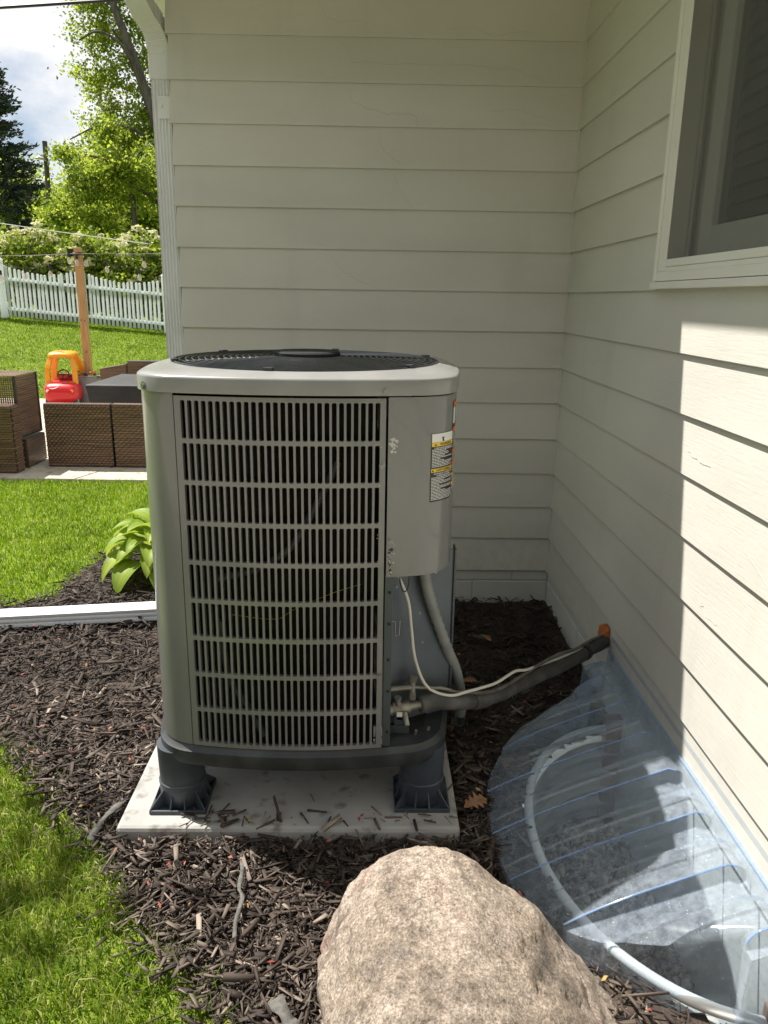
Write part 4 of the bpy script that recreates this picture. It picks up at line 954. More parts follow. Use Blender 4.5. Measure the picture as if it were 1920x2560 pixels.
# ------------------------------------------------------------------ boulder
def boulder():
    pts = [(-.095, 1.40, -.03), (-.095, 1.36, .10), (-.055, 1.12, .16), (-.06, 1.02, -.03), (-.075, 1.46, .13), (-.035, 1.48, .225), (.07, 1.47, .30), (.10, 1.47, .312), (.18, 1.47, .31), (.11, 1.30, .318), (.22, 1.36, .308), (.01, 1.43, .295), (.30, 1.46, .24), (.36, 1.40, .21), (.44, 1.42, .12), (.50, 1.38, .05), (.575, 1.36, -.03),
           (.56, 1.20, -.03), (.50, 1.14, .06), (.40, 1.12, .16), (.20, 1.05, .27), (.05, 1.05, .28), (.20, .97, .12), (.0, .96, .10), (.42, 1.0, -.03), (.1, .92, -.03), (.45, 1.50, -.03), (-.05, 1.50, -.03), (.2, 1.54, -.03), (.2, 1.53, .1)]
    bm = bmesh.new()
    for p in pts: bm.verts.new(p)
    bmesh.ops.convex_hull(bm, input=bm.verts); 
    loose = [v for v in bm.verts if not v.link_faces]
    bmesh.ops.delete(bm, geom=loose, context='VERTS')
    for _ in range(5): bmesh.ops.subdivide_edges(bm, edges=[e for e in bm.edges if e.calc_length() > .022], cuts=1, use_grid_fill=True); bmesh.ops.triangulate(bm, faces=bm.faces)
    for _ in range(11): bmesh.ops.smooth_vert(bm, verts=bm.verts, factor=.5, use_axis_x=True, use_axis_y=True, use_axis_z=True)
    bm.normal_update(); new = []
    for v in bm.verts:
        p = v.co; d = .006 + .016 * mnoise.noise(p * 5) + .010 * mnoise.noise(p * 11 + Vector((3, 1, 2))) + .006 * mnoise.noise(p * 28) + .003 * mnoise.noise(p * 70)
        rg = abs(mnoise.noise(p * 6.0 + Vector((9, 4, 1)))); d -= max(0, .045 - rg) * .28
        w = mnoise.voronoi(p * 8.5)[0]; d += .010 * (w[0] - .35)
        new.append(p + v.normal * d)
    for v, q in zip(bm.verts, new): v.co = q
    me = bpy.data.meshes.new('boulder'); bm.to_mesh(me); bm.free(); me.materials.append(M['rock']); me.polygons.foreach_set('use_smooth', [True] * len(me.polygons))
    o = bpy.data.objects.new('boulder', me); COL.objects.link(o); tag(o, 'large rounded pinkish tan granite boulder in the mulch at the front', 'boulder')
boulder()

# ------------------------------------------------------------------ downspout extension, hosta, litter
b = MB(); A = Vector((-3.1, 3.17, -.008)); B = Vector((-.95, 3.415, .0)); d = (B - A).normalized(); sd = Vector((-d.y, d.x, 0))
def ext_loop(c):
    pr = [(-.045, .012), (-.045, .024), (-.041, .03), (-.045, .036), (-.045, .046), (-.041, .051), (-.045, .057), (-.045, .068), (-.036, .075), (.036, .075), (.045, .068), (.045, .012), (.036, .004), (-.036, .004)]
    return [c + sd * a + Vector((0, 0, z)) for a, z in pr]
b.loops([ext_loop(A + Vector((0, 0, -.01))), ext_loop(A.lerp(B, .5)), ext_loop(B + Vector((0, 0, .015)))], cap0=True, cap1=True)
de = b.build('downspout_extension', M['alu'], smooth=40); tag(de, 'white aluminium downspout extension lying across the mulch bed', 'downspout')

def hosta(cx_, cy_, rad):
    root = empty('hosta_plant', (cx_, cy_, 0), 'hosta with broad yellow-green ribbed leaves at the edge of the mulch', 'plant')
    r = random.Random(4); nl = 46
    for i in range(nl):
        lay = i / nl; a = i * 2.399 + r.uniform(-.2, .2); Ln = r.uniform(.21, .28) * (1 - .22 * lay); Wd = Ln * r.uniform(.56, .68); el = .30 + lay * .75; drop = 1.55 - .45 * lay
        st = .05 + .05 * (1 - lay); base_r = rad * (.42 * (1 - lay) + .06)
        nu, nv = 9, 8; V = []; tn = []
        for u in range(nu + 1):
            t = u / nu; wprof = (math.sin(PI * min(1, t ** .72)) ** .75) * (1 - .22 * t) if 0 < t < 1 else 0.0
            ang = el - drop * t * 1.25; 
            if u == 0: px, pz = base_r, .10 + .20 * lay
            else: px += Ln / nu * math.cos(ang); pz += Ln / nu * math.sin(ang)
            for v in range(nv + 1):
                w = (v / nv - .5) * 2; yy = w * Wd / 2 * wprof; zz_ = pz + abs(w) ** 1.5 * .022 * wprof + .0035 * math.cos(w * PI * 4) * wprof
                V.append((px * math.cos(a) - yy * math.sin(a) + cx_, px * math.sin(a) + yy * math.cos(a) + cy_, max(zz_, .015))); tn.append(np.clip(.45 + .25 * math.cos(w * PI * 4) * .3 + .35 * (1 - abs(w)) * (.5 if i % 3 else 1) + r.uniform(-.06, .06), 0, 1))
        F = np.array([(u * (nv + 1) + v, u * (nv + 1) + v + 1, (u + 1) * (nv + 1) + v + 1, (u + 1) * (nv + 1) + v) for u in range(nu) for v in range(nv)])
        o = fast_mesh('leaf', np.array(V), [F], M['hosta'], np.array(tn), parent=root); o.data.polygons.foreach_set('use_smooth', [True] * len(o.data.polygons))
hosta(-1.14, 4.02, .38)
def oak_leaf(loc, rot, size, label, tilt=.2):
    b_ = MB(); L_ = []
    pr = [(0, .02), (.12, .10), (.2, .22), (.27, .09), (.38, .32), (.47, .11), (.58, .38), (.68, .13), (.8, .24), (.9, .09), (1, .01)]
    up = [(x, w) for x, w in pr]; n_ = len(pr)
    V = [(x - .5, w, .10 * math.sin(x * PI) + .35 * w * w) for x, w in up] + [(x - .5, 0, .10 * math.sin(x * PI) - .01) for x, w in up] + [(x - .5, -w, .10 * math.sin(x * PI) + .35 * w * w) for x, w in up]
    V = [Vector(v) * size for v in V]; R_ = Matrix.Rotation(rot, 3, 'Z') @ Matrix.Rotation(tilt, 3, 'X'); V = [R_ @ v for v in V]
    F = []
    for i in range(n_ - 1): F += [(i, i + 1, n_ + i + 1, n_ + i), (n_ + i, n_ + i + 1, 2 * n_ + i + 1, 2 * n_ + i)]
    b_.add(V, F); o = b_.build('oak_leaf', M['oak'], solid=.0008); o.location = loc; return tag(o, label, 'leaf', 'dry oak leaves')
oak_leaf((.325, 1.985, .045), .5, .085, 'curled dry oak leaf on dark mulch left of the clear cover', .3)
oak_leaf((.46, 2.20, .04), 1.1, .065, 'pale brown oak leaf on dark mulch under the insulated line', -.3)
oak_leaf((.40, 2.75, .045), .1, .06, 'dry oak leaf on dark mulch beyond the grey conduit', .2)
oak_leaf((.52, 3.15, .045), 2.1, .075, 'small tan oak leaf on dark mulch near the back wall', .2)
oak_leaf((.72, 2.32, .045), .2, .05, 'flat brown oak leaf on mulch beside the far end of the clear cover', .1)
oak_leaf((.76, 1.44, -.27), 1.2, .14, 'upright brown oak leaf caught inside the window well', 1.1)
oak_leaf((.69, 1.50, -.29), -.4, .12, 'tan oak leaf leaning on the well rim under the clear cover', .7)
def litter():
    r = np.random.default_rng(8); n = 260
    x = r.uniform(-1.6, .85, n); y = r.uniform(1.0, 3.3, n); k = inpoly(x, y, BED) & ~in_well(x, y, 1.15) & ~((x > -.72) & (x < .28) & (y > 1.9) & (y < 2.82)); x, y = x[k], y[k]
    x = np.concatenate([x, [-.33, -.345, -.325, -.30, .02, -.05]]); y = np.concatenate([y, [1.868, 1.875, 1.862, 1.872, 1.90, 1.98]]); n = len(x)
    L = r.uniform(.010, .022, n); w = L * .42; a = r.uniform(0, 2 * PI, n)
    d = np.stack([np.cos(a), np.sin(a), r.normal(0, .3, n)], -1); s = np.stack([-np.sin(a), np.cos(a), r.normal(0, .3, n)], -1)
    onp = (y > 1.85) & (y < 2.8) & (x > -.7) & (x < .26); C = np.stack([x, y, np.where(onp, .070, .036)], -1)
    V = np.stack([C - d * L[:, None] / 2, C - d * L[:, None] * .1 - s * w[:, None] / 2, C + d * L[:, None] / 2, C + s * w[:, None] / 2 + d * L[:, None] * .1 + np.array([0, 0, .003])], 1)
    fast_mesh('maple_seeds', V.reshape(-1, 3), [np.arange(n * 4).reshape(-1, 4)], M['seed'], np.repeat(r.random(n), 4), kind='stuff')
litter()
def strip(path, w, label, name='landscape_fabric'):
    P = smooth_path(path, 6); b_ = MB(); L_ = []
    for i, p in enumerate(P):
        t = (P[min(i + 1, len(P) - 1)] - P[max(i - 1, 0)]).normalized(); s = t.cross(Vector((0, 0, 1))).normalized(); ww = w * (1 + .5 * mnoise.noise(p * 23)); tw = .5 * math.sin(i * .7)
        L_.append([p - s * ww / 2 + Vector((0, 0, ww * tw * .5)), p, p + s * ww / 2 - Vector((0, 0, ww * tw * .3))])
    b_.loops(L_, closed=False); o = b_.build(name, M['fabric'], smooth=60, solid=.0012); return tag(o, label, 'landscape fabric', 'torn strips of landscape fabric')
strip([(-.335, 1.735, .045), (-.325, 1.69, .05), (-.325, 1.64, .046), (-.31, 1.60, .052), (-.315, 1.54, .044), (-.312, 1.49, .035)], .010, 'narrow torn strip of grey landscape fabric lying in the mulch before the pad')
strip([(-.72, 2.03, .03), (-.735, 1.96, .05), (-.76, 1.90, .045), (-.775, 1.84, .025)], .018, 'grey landscape fabric sticking up beside the left corner of the pad')
strip([(-.20, 1.33, .028), (-.17, 1.29, .034), (-.15, 1.26, .028), (-.12, 1.23, .02)], .030, 'wide patch of grey landscape fabric showing by the boulder')

# ------------------------------------------------------------------ patio furniture
def woven(b_, p0, ux, uz, nx_out, w, h, rows, segs, amp=.005):
    """rows of woven strands standing out of a panel; p0 lower left corner, ux/uz unit axes, nx_out outward normal"""
    p0, ux, uz, no = Vector(p0), Vector(ux), Vector(uz), Vector(nx_out); rh = h / rows
    for i in range(rows):
        L_ = [[], []]; rr = random.random()
        for k in range(segs * 2 + 1):
            o = no * (.001 + amp * (.5 + .5 * math.cos(PI * (k + (i % 2) * 1)))); q = p0 + ux * (w * k / (segs * 2))
            L_[0].append(q + uz * (i * rh + rh * .08) + o * .6); L_[1].append(q + uz * (i * rh + rh * .88) + o)
        b_.loops(L_, closed=False)
def sofa_module(x0, x1, y0, label, last=False):
    root = empty('wicker_sofa', ((x0 + x1) / 2, y0 + .35, .0), label, 'sofa', 'brown wicker sofa modules on the patio')
    g = .006; z1 = .572
    bk = MB().box(x0 + g, x1 - g, y0 + .008, y0 + .09, .015, z1).build('backrest', M['wickerd'], root, bevel=.006)
    b_ = MB(); woven(b_, (x0 + g + .004, y0 + .007, .03), (1, 0, 0), (0, 0, 1), (0, -1, 0), x1 - x0 - 2 * g - .008, z1 - .035, 26, 15, .010); b_.build('weave', M['wicker'], bk)
    b_ = MB(); woven(b_, (x0 + g, y0 + .01, z1 + .001), (1, 0, 0), (0, 1, 0), (0, 0, 1), x1 - x0 - 2 * g, .078, 3, 30, .004); b_.build('top_rail', M['wicker'], bk)
    MB().box(x0 + g, x1 - g, y0 + .092, y0 + .70, .02, .30).build('seat_base', M['wickerd'], root, bevel=.008)
    MB().box(x0 + g + .01, x1 - g - .01, y0 + .10, y0 + .69, .301, .40).build('seat_cushion', M['table'], root, bevel=.02)
    return root
sofa_module(-2.862, -2.272, 6.728, 'brown wicker sofa module with its full back to the lawn, right of the perforated chair')
sofa_module(-2.270, -1.52, 6.735, 'brown wicker sofa module partly hidden behind the air conditioner')
# low end module at the left edge
root = empty('wicker_sofa', (-3.4, 6.5, 0), 'low brown wicker end panel at the left edge of the patio', 'sofa', 'brown wicker sofa modules on the patio')
bk = MB().box(-3.9, -3.005, 6.452, 6.60, .015, .588).build('end_panel', M['wickerd'], root, bevel=.008)
b = MB(); woven(b, (-3.895, 6.451, .03), (1, 0, 0), (0, 0, 1), (0, -1, 0), .885, .553, 26, 22, .010); b.build('weave', M['wicker'], bk)
b = MB(); woven(b, (-3.0045, 6.455, .03), (0, 1, 0), (0, 0, 1), (1, 0, 0), .14, .553, 26, 4, .010); b.build('weave', M['wicker'], bk)
b = MB(); woven(b, (-3.895, 6.455, .589), (1, 0, 0), (0, 1, 0), (0, 0, 1), .885, .14, 5, 30, .004); b.build('top_rail', M['wicker'], bk)
# perforated high-back chair
root = empty('wicker_armchair', (-3.4, 6.9, 0), 'tall brown wicker armchair with perforated lattice sides', 'armchair')
def lattice(b_, p0, ux, uz, w, h, pit, sw, no):
    p0, ux, uz, no = Vector(p0), Vector(ux), Vector(uz), Vector(no)
    for i in range(int(w / pit) + 1): a = p0 + ux * (i * pit); b_.bar(a, a + uz * h, sw, .004, up=no)
    for i in range(int(h / pit) + 1): a = p0 + uz * (i * pit) + no * .002; b_.bar(a, a + ux * w, .004, sw * .8, up=uz)
CX, CXL, CY_, CYB, CT = -3.04, -3.74, 6.65, 7.08, .812
b = MB(); lattice(b, (CX, CY_ + .01, .30), (0, 1, 0), (0, 0, 1), CYB - CY_ - .02, CT - .305, .0185, .0112, (1, 0, 0)); b.build('lattice_side', M['wicker'], root)
b = MB(); lattice(b, (CXL, CY_, .30), (1, 0, 0), (0, 0, 1), CX - CXL, CT - .305, .0185, .0112, (0, -1, 0)); b.build('lattice_back', M['wicker'], root)
for a, c in (((CX, CY_, .28), (CX, CY_, CT)), ((CX, CYB, .28), (CX, CYB, CT)), ((CXL, CY_, .28), (CXL, CY_, CT)), ((CX, CY_ + .012, .29), (CX, CYB - .012, .29))): MB().bar(a, c, .022, .022).build('frame_tube', M['wickerd'], root)
b = MB(); b.box(CXL - .01, CX + .012, CY_ - .012, CYB + .012, CT + .001, CT + .006); woven(b, (CXL - .01, CY_ - .012, CT + .007), (1, 0, 0), (0, 1, 0), (0, 0, 1), .722, CYB - CY_ + .024, 16, 24, .004); b.build('top_panel', M['wicker'], root)
MB().box(CXL + .03, CX + .03, CY_ + .02, CYB - .01, .03, .27).build('seat_base', M['wickerd'], root, bevel=.006)
b = MB(); lattice(b, (CX + .037, CY_ + .03, .03), (0, 1, 0), (0, 0, 1), .38, .24, .0185, .0125, (1, 0, 0)); b.build('lattice_skirt', M['wicker'], root)
# covered fire table
root = empty('covered_table', (-2.4, 8.4, 0), 'square table under a taut charcoal cover behind the wicker sofa', 'table')
b = MB(); x0, x1, y0, y1 = -2.935, -1.75, 7.98, 9.15
L_ = [[(x0 + o, y0 + o, z), (x1 - o, y0 + o, z), (x1 - o, y1 - o, z), (x0 + o, y1 - o, z)] for o, z in ((.06, .02), (.03, .30), (.012, .52), (.0, .585), (.012, .604))]
b.loops(L_, cap1=True); b.build('table_cover', M['table'], root, bevel=.008)
b = MB()
for x in (x0 + .12, x1 - .12):
    for y in (y0 + .12, y1 - .12): MB().box(x - .03, x + .03, y - .03, y + .03, .013, .1).build('table_leg', M['blackw'], root)
# far wicker chair
root = empty('wicker_chair', (-2.7, 9.9, 0), 'brown wicker chair beyond the covered table', 'chair')
bk = MB().box(-2.93, -2.15, 9.40, 9.50, .02, .735).build('backrest', M['wickerd'], root, bevel=.01)
b = MB(); woven(b, (-2.925, 9.399, .05), (1, 0, 0), (0, 0, 1), (0, -1, 0), .77, .68, 36, 26); b.build('weave', M['wicker'], bk)
MB().hexa([(-3.23, 9.30, .02), (-2.94, 9.38, .02), (-2.94, 9.46, .02), (-3.23, 9.38, .02), (-3.23, 9.30, .645), (-2.94, 9.38, .70), (-2.94, 9.46, .70), (-3.23, 9.38, .645)]).build('arm_panel', M['wicker'], root, bevel=.008)
MB().box(-2.92, -2.16, 9.51, 10.1, .03, .32).build('seat_base', M['wickerd'], root)
# planter, post and flowers
PX, PY = -3.975, 11.0
pl = empty('planter', (PX, PY, .0), 'tapered grey planter around the foot of the wooden post', 'planter')
MB().lathe([(.17, .012), (.225, .385), (.235, .392), (.235, .405), (.212, .405), (.205, .35)], (PX, PY, 0), 28, cap=True).build('pot', M['planter'], pl, smooth=40)
MB().lathe([(.0, .36), (.207, .362)], (PX, PY, 0), 20, cap=False).build('potting_soil', M['soil'], pl)
po = empty('light_post', (PX, PY, .36), 'square cedar post carrying the string lights', 'post')
MB().box(PX - .046, PX + .046, PY - .046, PY + .046, .02, 2.095).build('timber', M['cedar'], po, bevel=.004)
b = MB()
for x, z in ((-.02, 1.15), (.025, 1.14), (-.02, 1.88), (.01, .72)): MB().tube([(PX + x, PY - .0455, z), (PX + x, PY - .049, z)], .009, 8).build('bolt', M['blackw'], po)
def flowers(label, dx, dy, m, n, z, seed, cat='flower'):
    r = random.Random(seed); root_ = empty('potted_flower', (PX + dx, PY + dy, .36), label, cat, 'flowers in the grey planter')
    lf = []; 
    V = []; F = []; T = []
    for i in range(70):
        a, e = r.uniform(0, 6.28), r.uniform(0, .075); p = Vector((PX + dx + e * math.cos(a), PY + dy + e * math.sin(a), .37 + r.uniform(0, z * .8))); q = Vector((r.gauss(0, 1), r.gauss(0, 1), r.gauss(0, .6))).normalized(); s = q.orthogonal().normalized(); k = len(V)
        V += [p - q * .018, p - s * .007, p + q * .018, p + s * .007]; F.append((k, k + 1, k + 2, k + 3)); T += [r.random()] * 4
    fast_mesh('foliage', np.array(V), [np.array(F)], M['shrubleaf'], np.array(T), parent=root_)
    for i in range(n):
        a, e = r.uniform(0, 6.28), r.uniform(0, .06); c = (PX + dx + e * math.cos(a), PY + dy + e * math.sin(a), .37 + z * r.uniform(.8, 1.1)); b_ = MB()
        b_.lathe([(.004, -.01), (.026, .004), (.020, .014), (.004, .012)], c, 9); b_.build('bloom', m, root_)
flowers('orange marigold blooming at the left of the planter', -.13, -.12, M['petal_o'], 6, .085, 1)
flowers('purple pansy in the middle of the planter', .02, -.16, M['petal_p'], 4, .055, 2)
flowers('orange-red marigold right of the cedar post', .12, -.10, M['petal_o'], 3, .08, 3)
flowers('small white flowers trailing over the planter rim', .17, -.12, M['petal_w'], 5, .03, 4)
flowers('pale flowers by the left rim of the planter', -.19, -.06, M['petal_w'], 3, .04, 5)
# string lights
sg = empty('string_lights', (PX, PY, 1.98), 'black string lights with clear bulbs wound round the cedar post', 'string lights')
def cat(a, c, sag, n=24): return [Vector(a).lerp(Vector(c), i / n) - Vector((0, 0, sag * 4 * (i / n) * (1 - i / n))) for i in range(n + 1)]
wires = [cat((-5.9, 10.6, 1.95), (PX, PY - .06, 2.02), .02), cat((PX, PY - .06, 2.02), (-2.3, 11.4, 2.10), .02), cat((-6.2, 11.2, 2.06), (PX - .06, PY, 2.0), .06)]
low = [cat((-5.9, 9.9, 1.95), (PX, PY - .05, 2.0), .16), cat((PX, PY - .05, 2.0), (-2.4, 11.0, 2.04), .10)]
b = MB()
for w_ in wires[:2]: b.tube(w_, .004, 5)
b.build('wire', M['greyw'], sg)
b = MB()
b.tube([(PX + .055 * sx_, PY + .055 * sy_, 2.0 + .006 * i) for i, (sx_, sy_) in enumerate(((-1, -1), (1, -1), (1, 1), (-1, 1), (-1, -1), (1, -1), (1, 1), (-1, 1), (-1, -1)))], .005, 5); b.build('wire_coil', M['blackw'], sg)
def bulb(x, y, z, k=1.0):
    MB().lathe([(.012 * k, 0), (.014 * k, -.005), (.014 * k, -.045 * k), (.010 * k, -.05 * k)], (x, y, z), 10).build('socket', M['blackw'], sg, smooth=40)
    MB().lathe([(.010 * k, -.048 * k), (.022 * k, -.075 * k), (.024 * k, -.092 * k), (.018 * k, -.112 * k), (.003, -.122 * k)], (x, y, z), 12).build('bulb', M['bulb'], sg, smooth=60)
    MB().tube([(x, y, z - .05 * k), (x, y, z - .10 * k)], .003, 5).build('filament', M['petal_o'], sg)
for x, y, z in ((-4.713, 11, 1.82), (-4.373, 11, 1.855), (-3.604, 11, 1.925), (-3.097, 11, 2.0), (-3.171, 11, 1.83), (-5.047, 11, 1.79), (-4.075, 10.93, 2.03), (-3.975, 10.93, 2.005), (-3.875, 10.98, 2.00)): bulb(x, y, z, 1.25)
b = MB(); b.tube(smooth_path([(-6.2, 10.9, 1.95), (-5.047, 11, 1.885), (-4.713, 11, 1.83), (-4.373, 11, 1.865), (PX - .05, PY, 2.0)], 6), .003, 5); b.tube(smooth_path([(PX + .05, PY, 2.0), (-3.604, 11, 1.932), (-3.171, 11, 1.84), (-2.5, 11, 1.95)], 6), .003, 5); b.tube(smooth_path([(PX + .05, PY, 2.02), (-3.5, 11, 2.02), (-3.097, 11, 2.005), (-2.4, 11, 2.03)], 6), .003, 5); b.build('wire', M['blackw'], sg)
MB().box(PX - .135, PX - .05, PY - .03, PY + .02, 1.985, 2.08).build('junction_box', M['blackw'], sg)
# toy car
def toy_car(cx_, cy_, yaw):
    root = empty('toy_car', (cx_, cy_, .012), 'red ride-on toy car with a yellow cab on the patio', 'toy car'); root.rotation_euler = (0, 0, yaw); root.scale = (1, 1, .89)
    def B(mb, name, m, bev=0, smooth=None, par=None):
        o = mb.build(name, m, par or root, world=False, bevel=bev, smooth=smooth)
        if bev: o.modifiers['bevel'].segments = 4
        return o
    # body: loft along y from the nose (-) to the tail (+)
    L_ = []
    for y, w, z0, z1 in ((-.36, .155, .16, .27), (-.335, .195, .09, .335), (-.26, .215, .06, .365), (-.12, .220, .06, .385), (.05, .215, .06, .35), (.22, .22, .06, .385), (.34, .205, .09, .36), (.37, .16, .16, .30)):
        lp = []
        for k in range(20):
            a = 2 * PI * k / 20; ca, sa = math.cos(a), math.sin(a); e = .45
            lp.append((w * math.copysign(abs(ca) ** e, ca), y, (z0 + z1) / 2 + (z1 - z0) / 2 * math.copysign(abs(sa) ** e, sa)))
        L_.append(lp)
    b_ = MB(); b_.loops(L_, cap0=True, cap1=True); B(b_, 'body', M['red'], smooth=60)
    b_ = MB(); b_.loops([[(x * .86, -.355 - .012 * (i == 0), .21 + z) for x, z in ((-.13, -.035), (.13, -.035), (.15, .0), (.13, .03), (-.13, .03), (-.15, 0))] for i in (1, 0)], cap1=True, cap0=True); B(b_, 'bumper', M['red'])
    # cab: four pillars and a domed roof
    def pillar(x0, y0, x1, y1, w, d):
        P = smooth_path([(x0, y0, .34), (x0 * .98, y0 * .97 + y1 * .03, .55), (x1, y1, .72), (x1 * .7, y1 * .9, .765)], 5); mb = MB(); LL_ = []
        for i, p in enumerate(P):
            k = 1 - .15 * i / len(P); LL_.append([(p.x + sx_ * w / 2 * k, p.y + sy_ * d / 2 * k, p.z) for sx_, sy_ in ((-1, -1), (1, -1), (1, 1), (-1, 1))])
        mb.loops(LL_, cap0=True, cap1=True); B(mb, 'pillar', M['amber'], bev=.012)
    for sx_ in (-1, 1):
        pillar(.175 * sx_, -.16, .135 * sx_, -.09, .065, .06); pillar(.18 * sx_, .26, .14 * sx_, .20, .075, .09)
    L_ = []
    for y, w, h in ((-.15, .13, .02), (-.12, .165, .05), (-.04, .178, .065), (.10, .18, .07), (.20, .175, .06), (.26, .15, .03)):
        L_.append([(w * math.copysign(abs(math.cos(a)) ** .6, math.cos(a)), y, .755 + h * math.copysign(abs(math.sin(a)) ** .7, math.sin(a)) * (1 if math.sin(a) > 0 else .5)) for a in np.linspace(0, 2 * PI, 17)[:-1]])
    b_ = MB(); b_.loops(L_, cap0=True, cap1=True); B(b_, 'roof', M['amber'], smooth=60)
    b_ = MB(); b_.box(-.13, .13, .15, .22, .25, .46); B(b_, 'seat', M['red'], bev=.02)
    P = [(.075 * math.cos(2 * PI * k / 20), -.05 + .03 * math.sin(2 * PI * k / 20), .47 + .07 * math.sin(2 * PI * k / 20)) for k in range(21)]
    b_ = MB(); b_.tube(P, .010, 7); b_.tube([(0, -.12, .42), (0, -.05, .47)], .012, 7); b_.bar((-.07, -.05, .47), (.07, -.05, .47), .012, .02); B(b_, 'steering_wheel', M['toywheel'])
    for x, y, r_, w_ in ((-.175, -.24, .088, .055), (.175, -.24, .088, .055), (-.215, .24, .105, .06), (.215, .24, .105, .06)):
        b_ = MB(); pr = [(.0, -w_ / 2), (r_ * .8, -w_ / 2), (r_, -w_ / 3), (r_, w_ / 3), (r_ * .8, w_ / 2), (0, w_ / 2)]; V_ = MB().lathe(pr, (0, 0, 0), 22, cap=False)
        b_.add([(x + v[2], y + v[0], r_ + v[1]) for v in V_.v], V_.f); wh = B(b_, 'wheel', M['toywheel'], smooth=40)
        hb = MB(); V_ = MB().lathe([(.0, -w_ / 2 - .006), (r_ * .5, -w_ / 2 - .004), (r_ * .5, w_ / 2 + .004), (0, w_ / 2 + .006)], (0, 0, 0), 14, cap=False); hb.add([(x + v[2], y + v[0], r_ + v[1]) for v in V_.v], V_.f); B(hb, 'hub', M['greyw'], par=wh)
    for sx_, m in ((-1, 'toywhite'), (1, 'toyorange')):
        b_ = MB(); V_ = MB().lathe([(.026, .0), (.022, .012), (.0, .014)], (0, 0, 0), 12, cap=False); b_.add([(.15 * sx_ + v[0], -.345 - v[2], .255 + v[1]) for v in V_.v], V_.f); B(b_, 'headlight', M[m], smooth=50)
    b_ = MB(); b_.tube([(-.12 + .11 * t, -.366 + .01 * t, .300 + .03 * t ** 2 - .012 * math.sin(t * 3)) for t in np.linspace(0, 1, 7)], .006, 6); B(b_, 'sticker', M['toywhite'])
toy_car(-4.22, 10.75, math.radians(9))

# ------------------------------------------------------------------ picket fence
FY = 16.0
def fence():
    root = empty('picket_fence', (-5.8, FY, gz1(-5.8, FY)), 'white picket fence with scalloped top at the end of the lawn', 'fence')
    posts = [-9.0, -7.36, -5.78, -4.13, -2.5, -.9]
    pme = None
    def base(x): return .896 - .08 * (x + 5.85) + .02
    def top(x):
        for a, c in zip(posts[:-1], posts[1:]):
            if a <= x <= c:
                u = (x - a) / (c - a); lv = 1.0; sc_ = .13
                return .86 + .14 * (2 * abs(u - .5)) ** 1.6
        return .95
    proto = {}
    x = posts[0] + .08
    while x < posts[-1]:
        if min(abs(x - p) for p in posts) > .058:
            h = round(top(x) + random.uniform(-.006, .006), 3); w = .024
            key = round(h, 2)
            if key not in proto:
                o = MB(); o.hexa([(-w, 0, 0), (w, 0, 0), (w, .018, 0), (-w, .018, 0), (-w, 0, key - .02), (w, 0, key - .02), (w, .018, key - .02), (-w, .018, key - .02)])
                o.hexa([(-w, 0, key - .02), (w, 0, key - .02), (w, .018, key - .02), (-w, .018, key - .02), (-w * .45, 0, key), (w * .45, 0, key), (w * .45, .018, key), (-w * .45, .018, key)])
                q = o.build('picket', M['picket'], root, world=False); proto[key] = q
            else:
                q = proto[key].copy(); COL.objects.link(q); q.parent = root
            q.location = Vector((x, FY, base(x) + .02)) - Vector(root.location)
            q.rotation_euler = (random.gauss(0, .006), random.gauss(0, .008), 0)
        x += .0845
    for px in posts:
        z = base(px); MB().box(px - .055, px + .055, FY - .03, FY + .08, z - .1, z + 1.08).build('fence_post', M['picket'], root, bevel=.004)
        b_ = MB(); b_.hexa([(px - .066, FY - .041, z + 1.081), (px + .066, FY - .041, z + 1.081), (px + .066, FY + .091, z + 1.081), (px - .066, FY + .091, z + 1.081), (px - .01, FY + .015, z + 1.15), (px + .01, FY + .015, z + 1.15), (px + .01, FY + .035, z + 1.15), (px - .01, FY + .035, z + 1.15)]); b_.build('post_cap', M['picket'], root)
    for dz, th in ((.13, .06), (.70, .06)):
        for a, c in zip(posts[:-1], posts[1:]):
            MB().hexa([(a + .056, FY + .020, base(a) + dz), (c - .056, FY + .020, base(c) + dz), (c - .056, FY + .055, base(c) + dz), (a + .056, FY + .055, base(a) + dz),
                       (a + .056, FY + .020, base(a) + dz + th), (c - .056, FY + .020, base(c) + dz + th), (c - .056, FY + .055, base(c) + dz + th), (a + .056, FY + .055, base(a) + dz + th)]).build('rail', M['picket'], root)
fence()

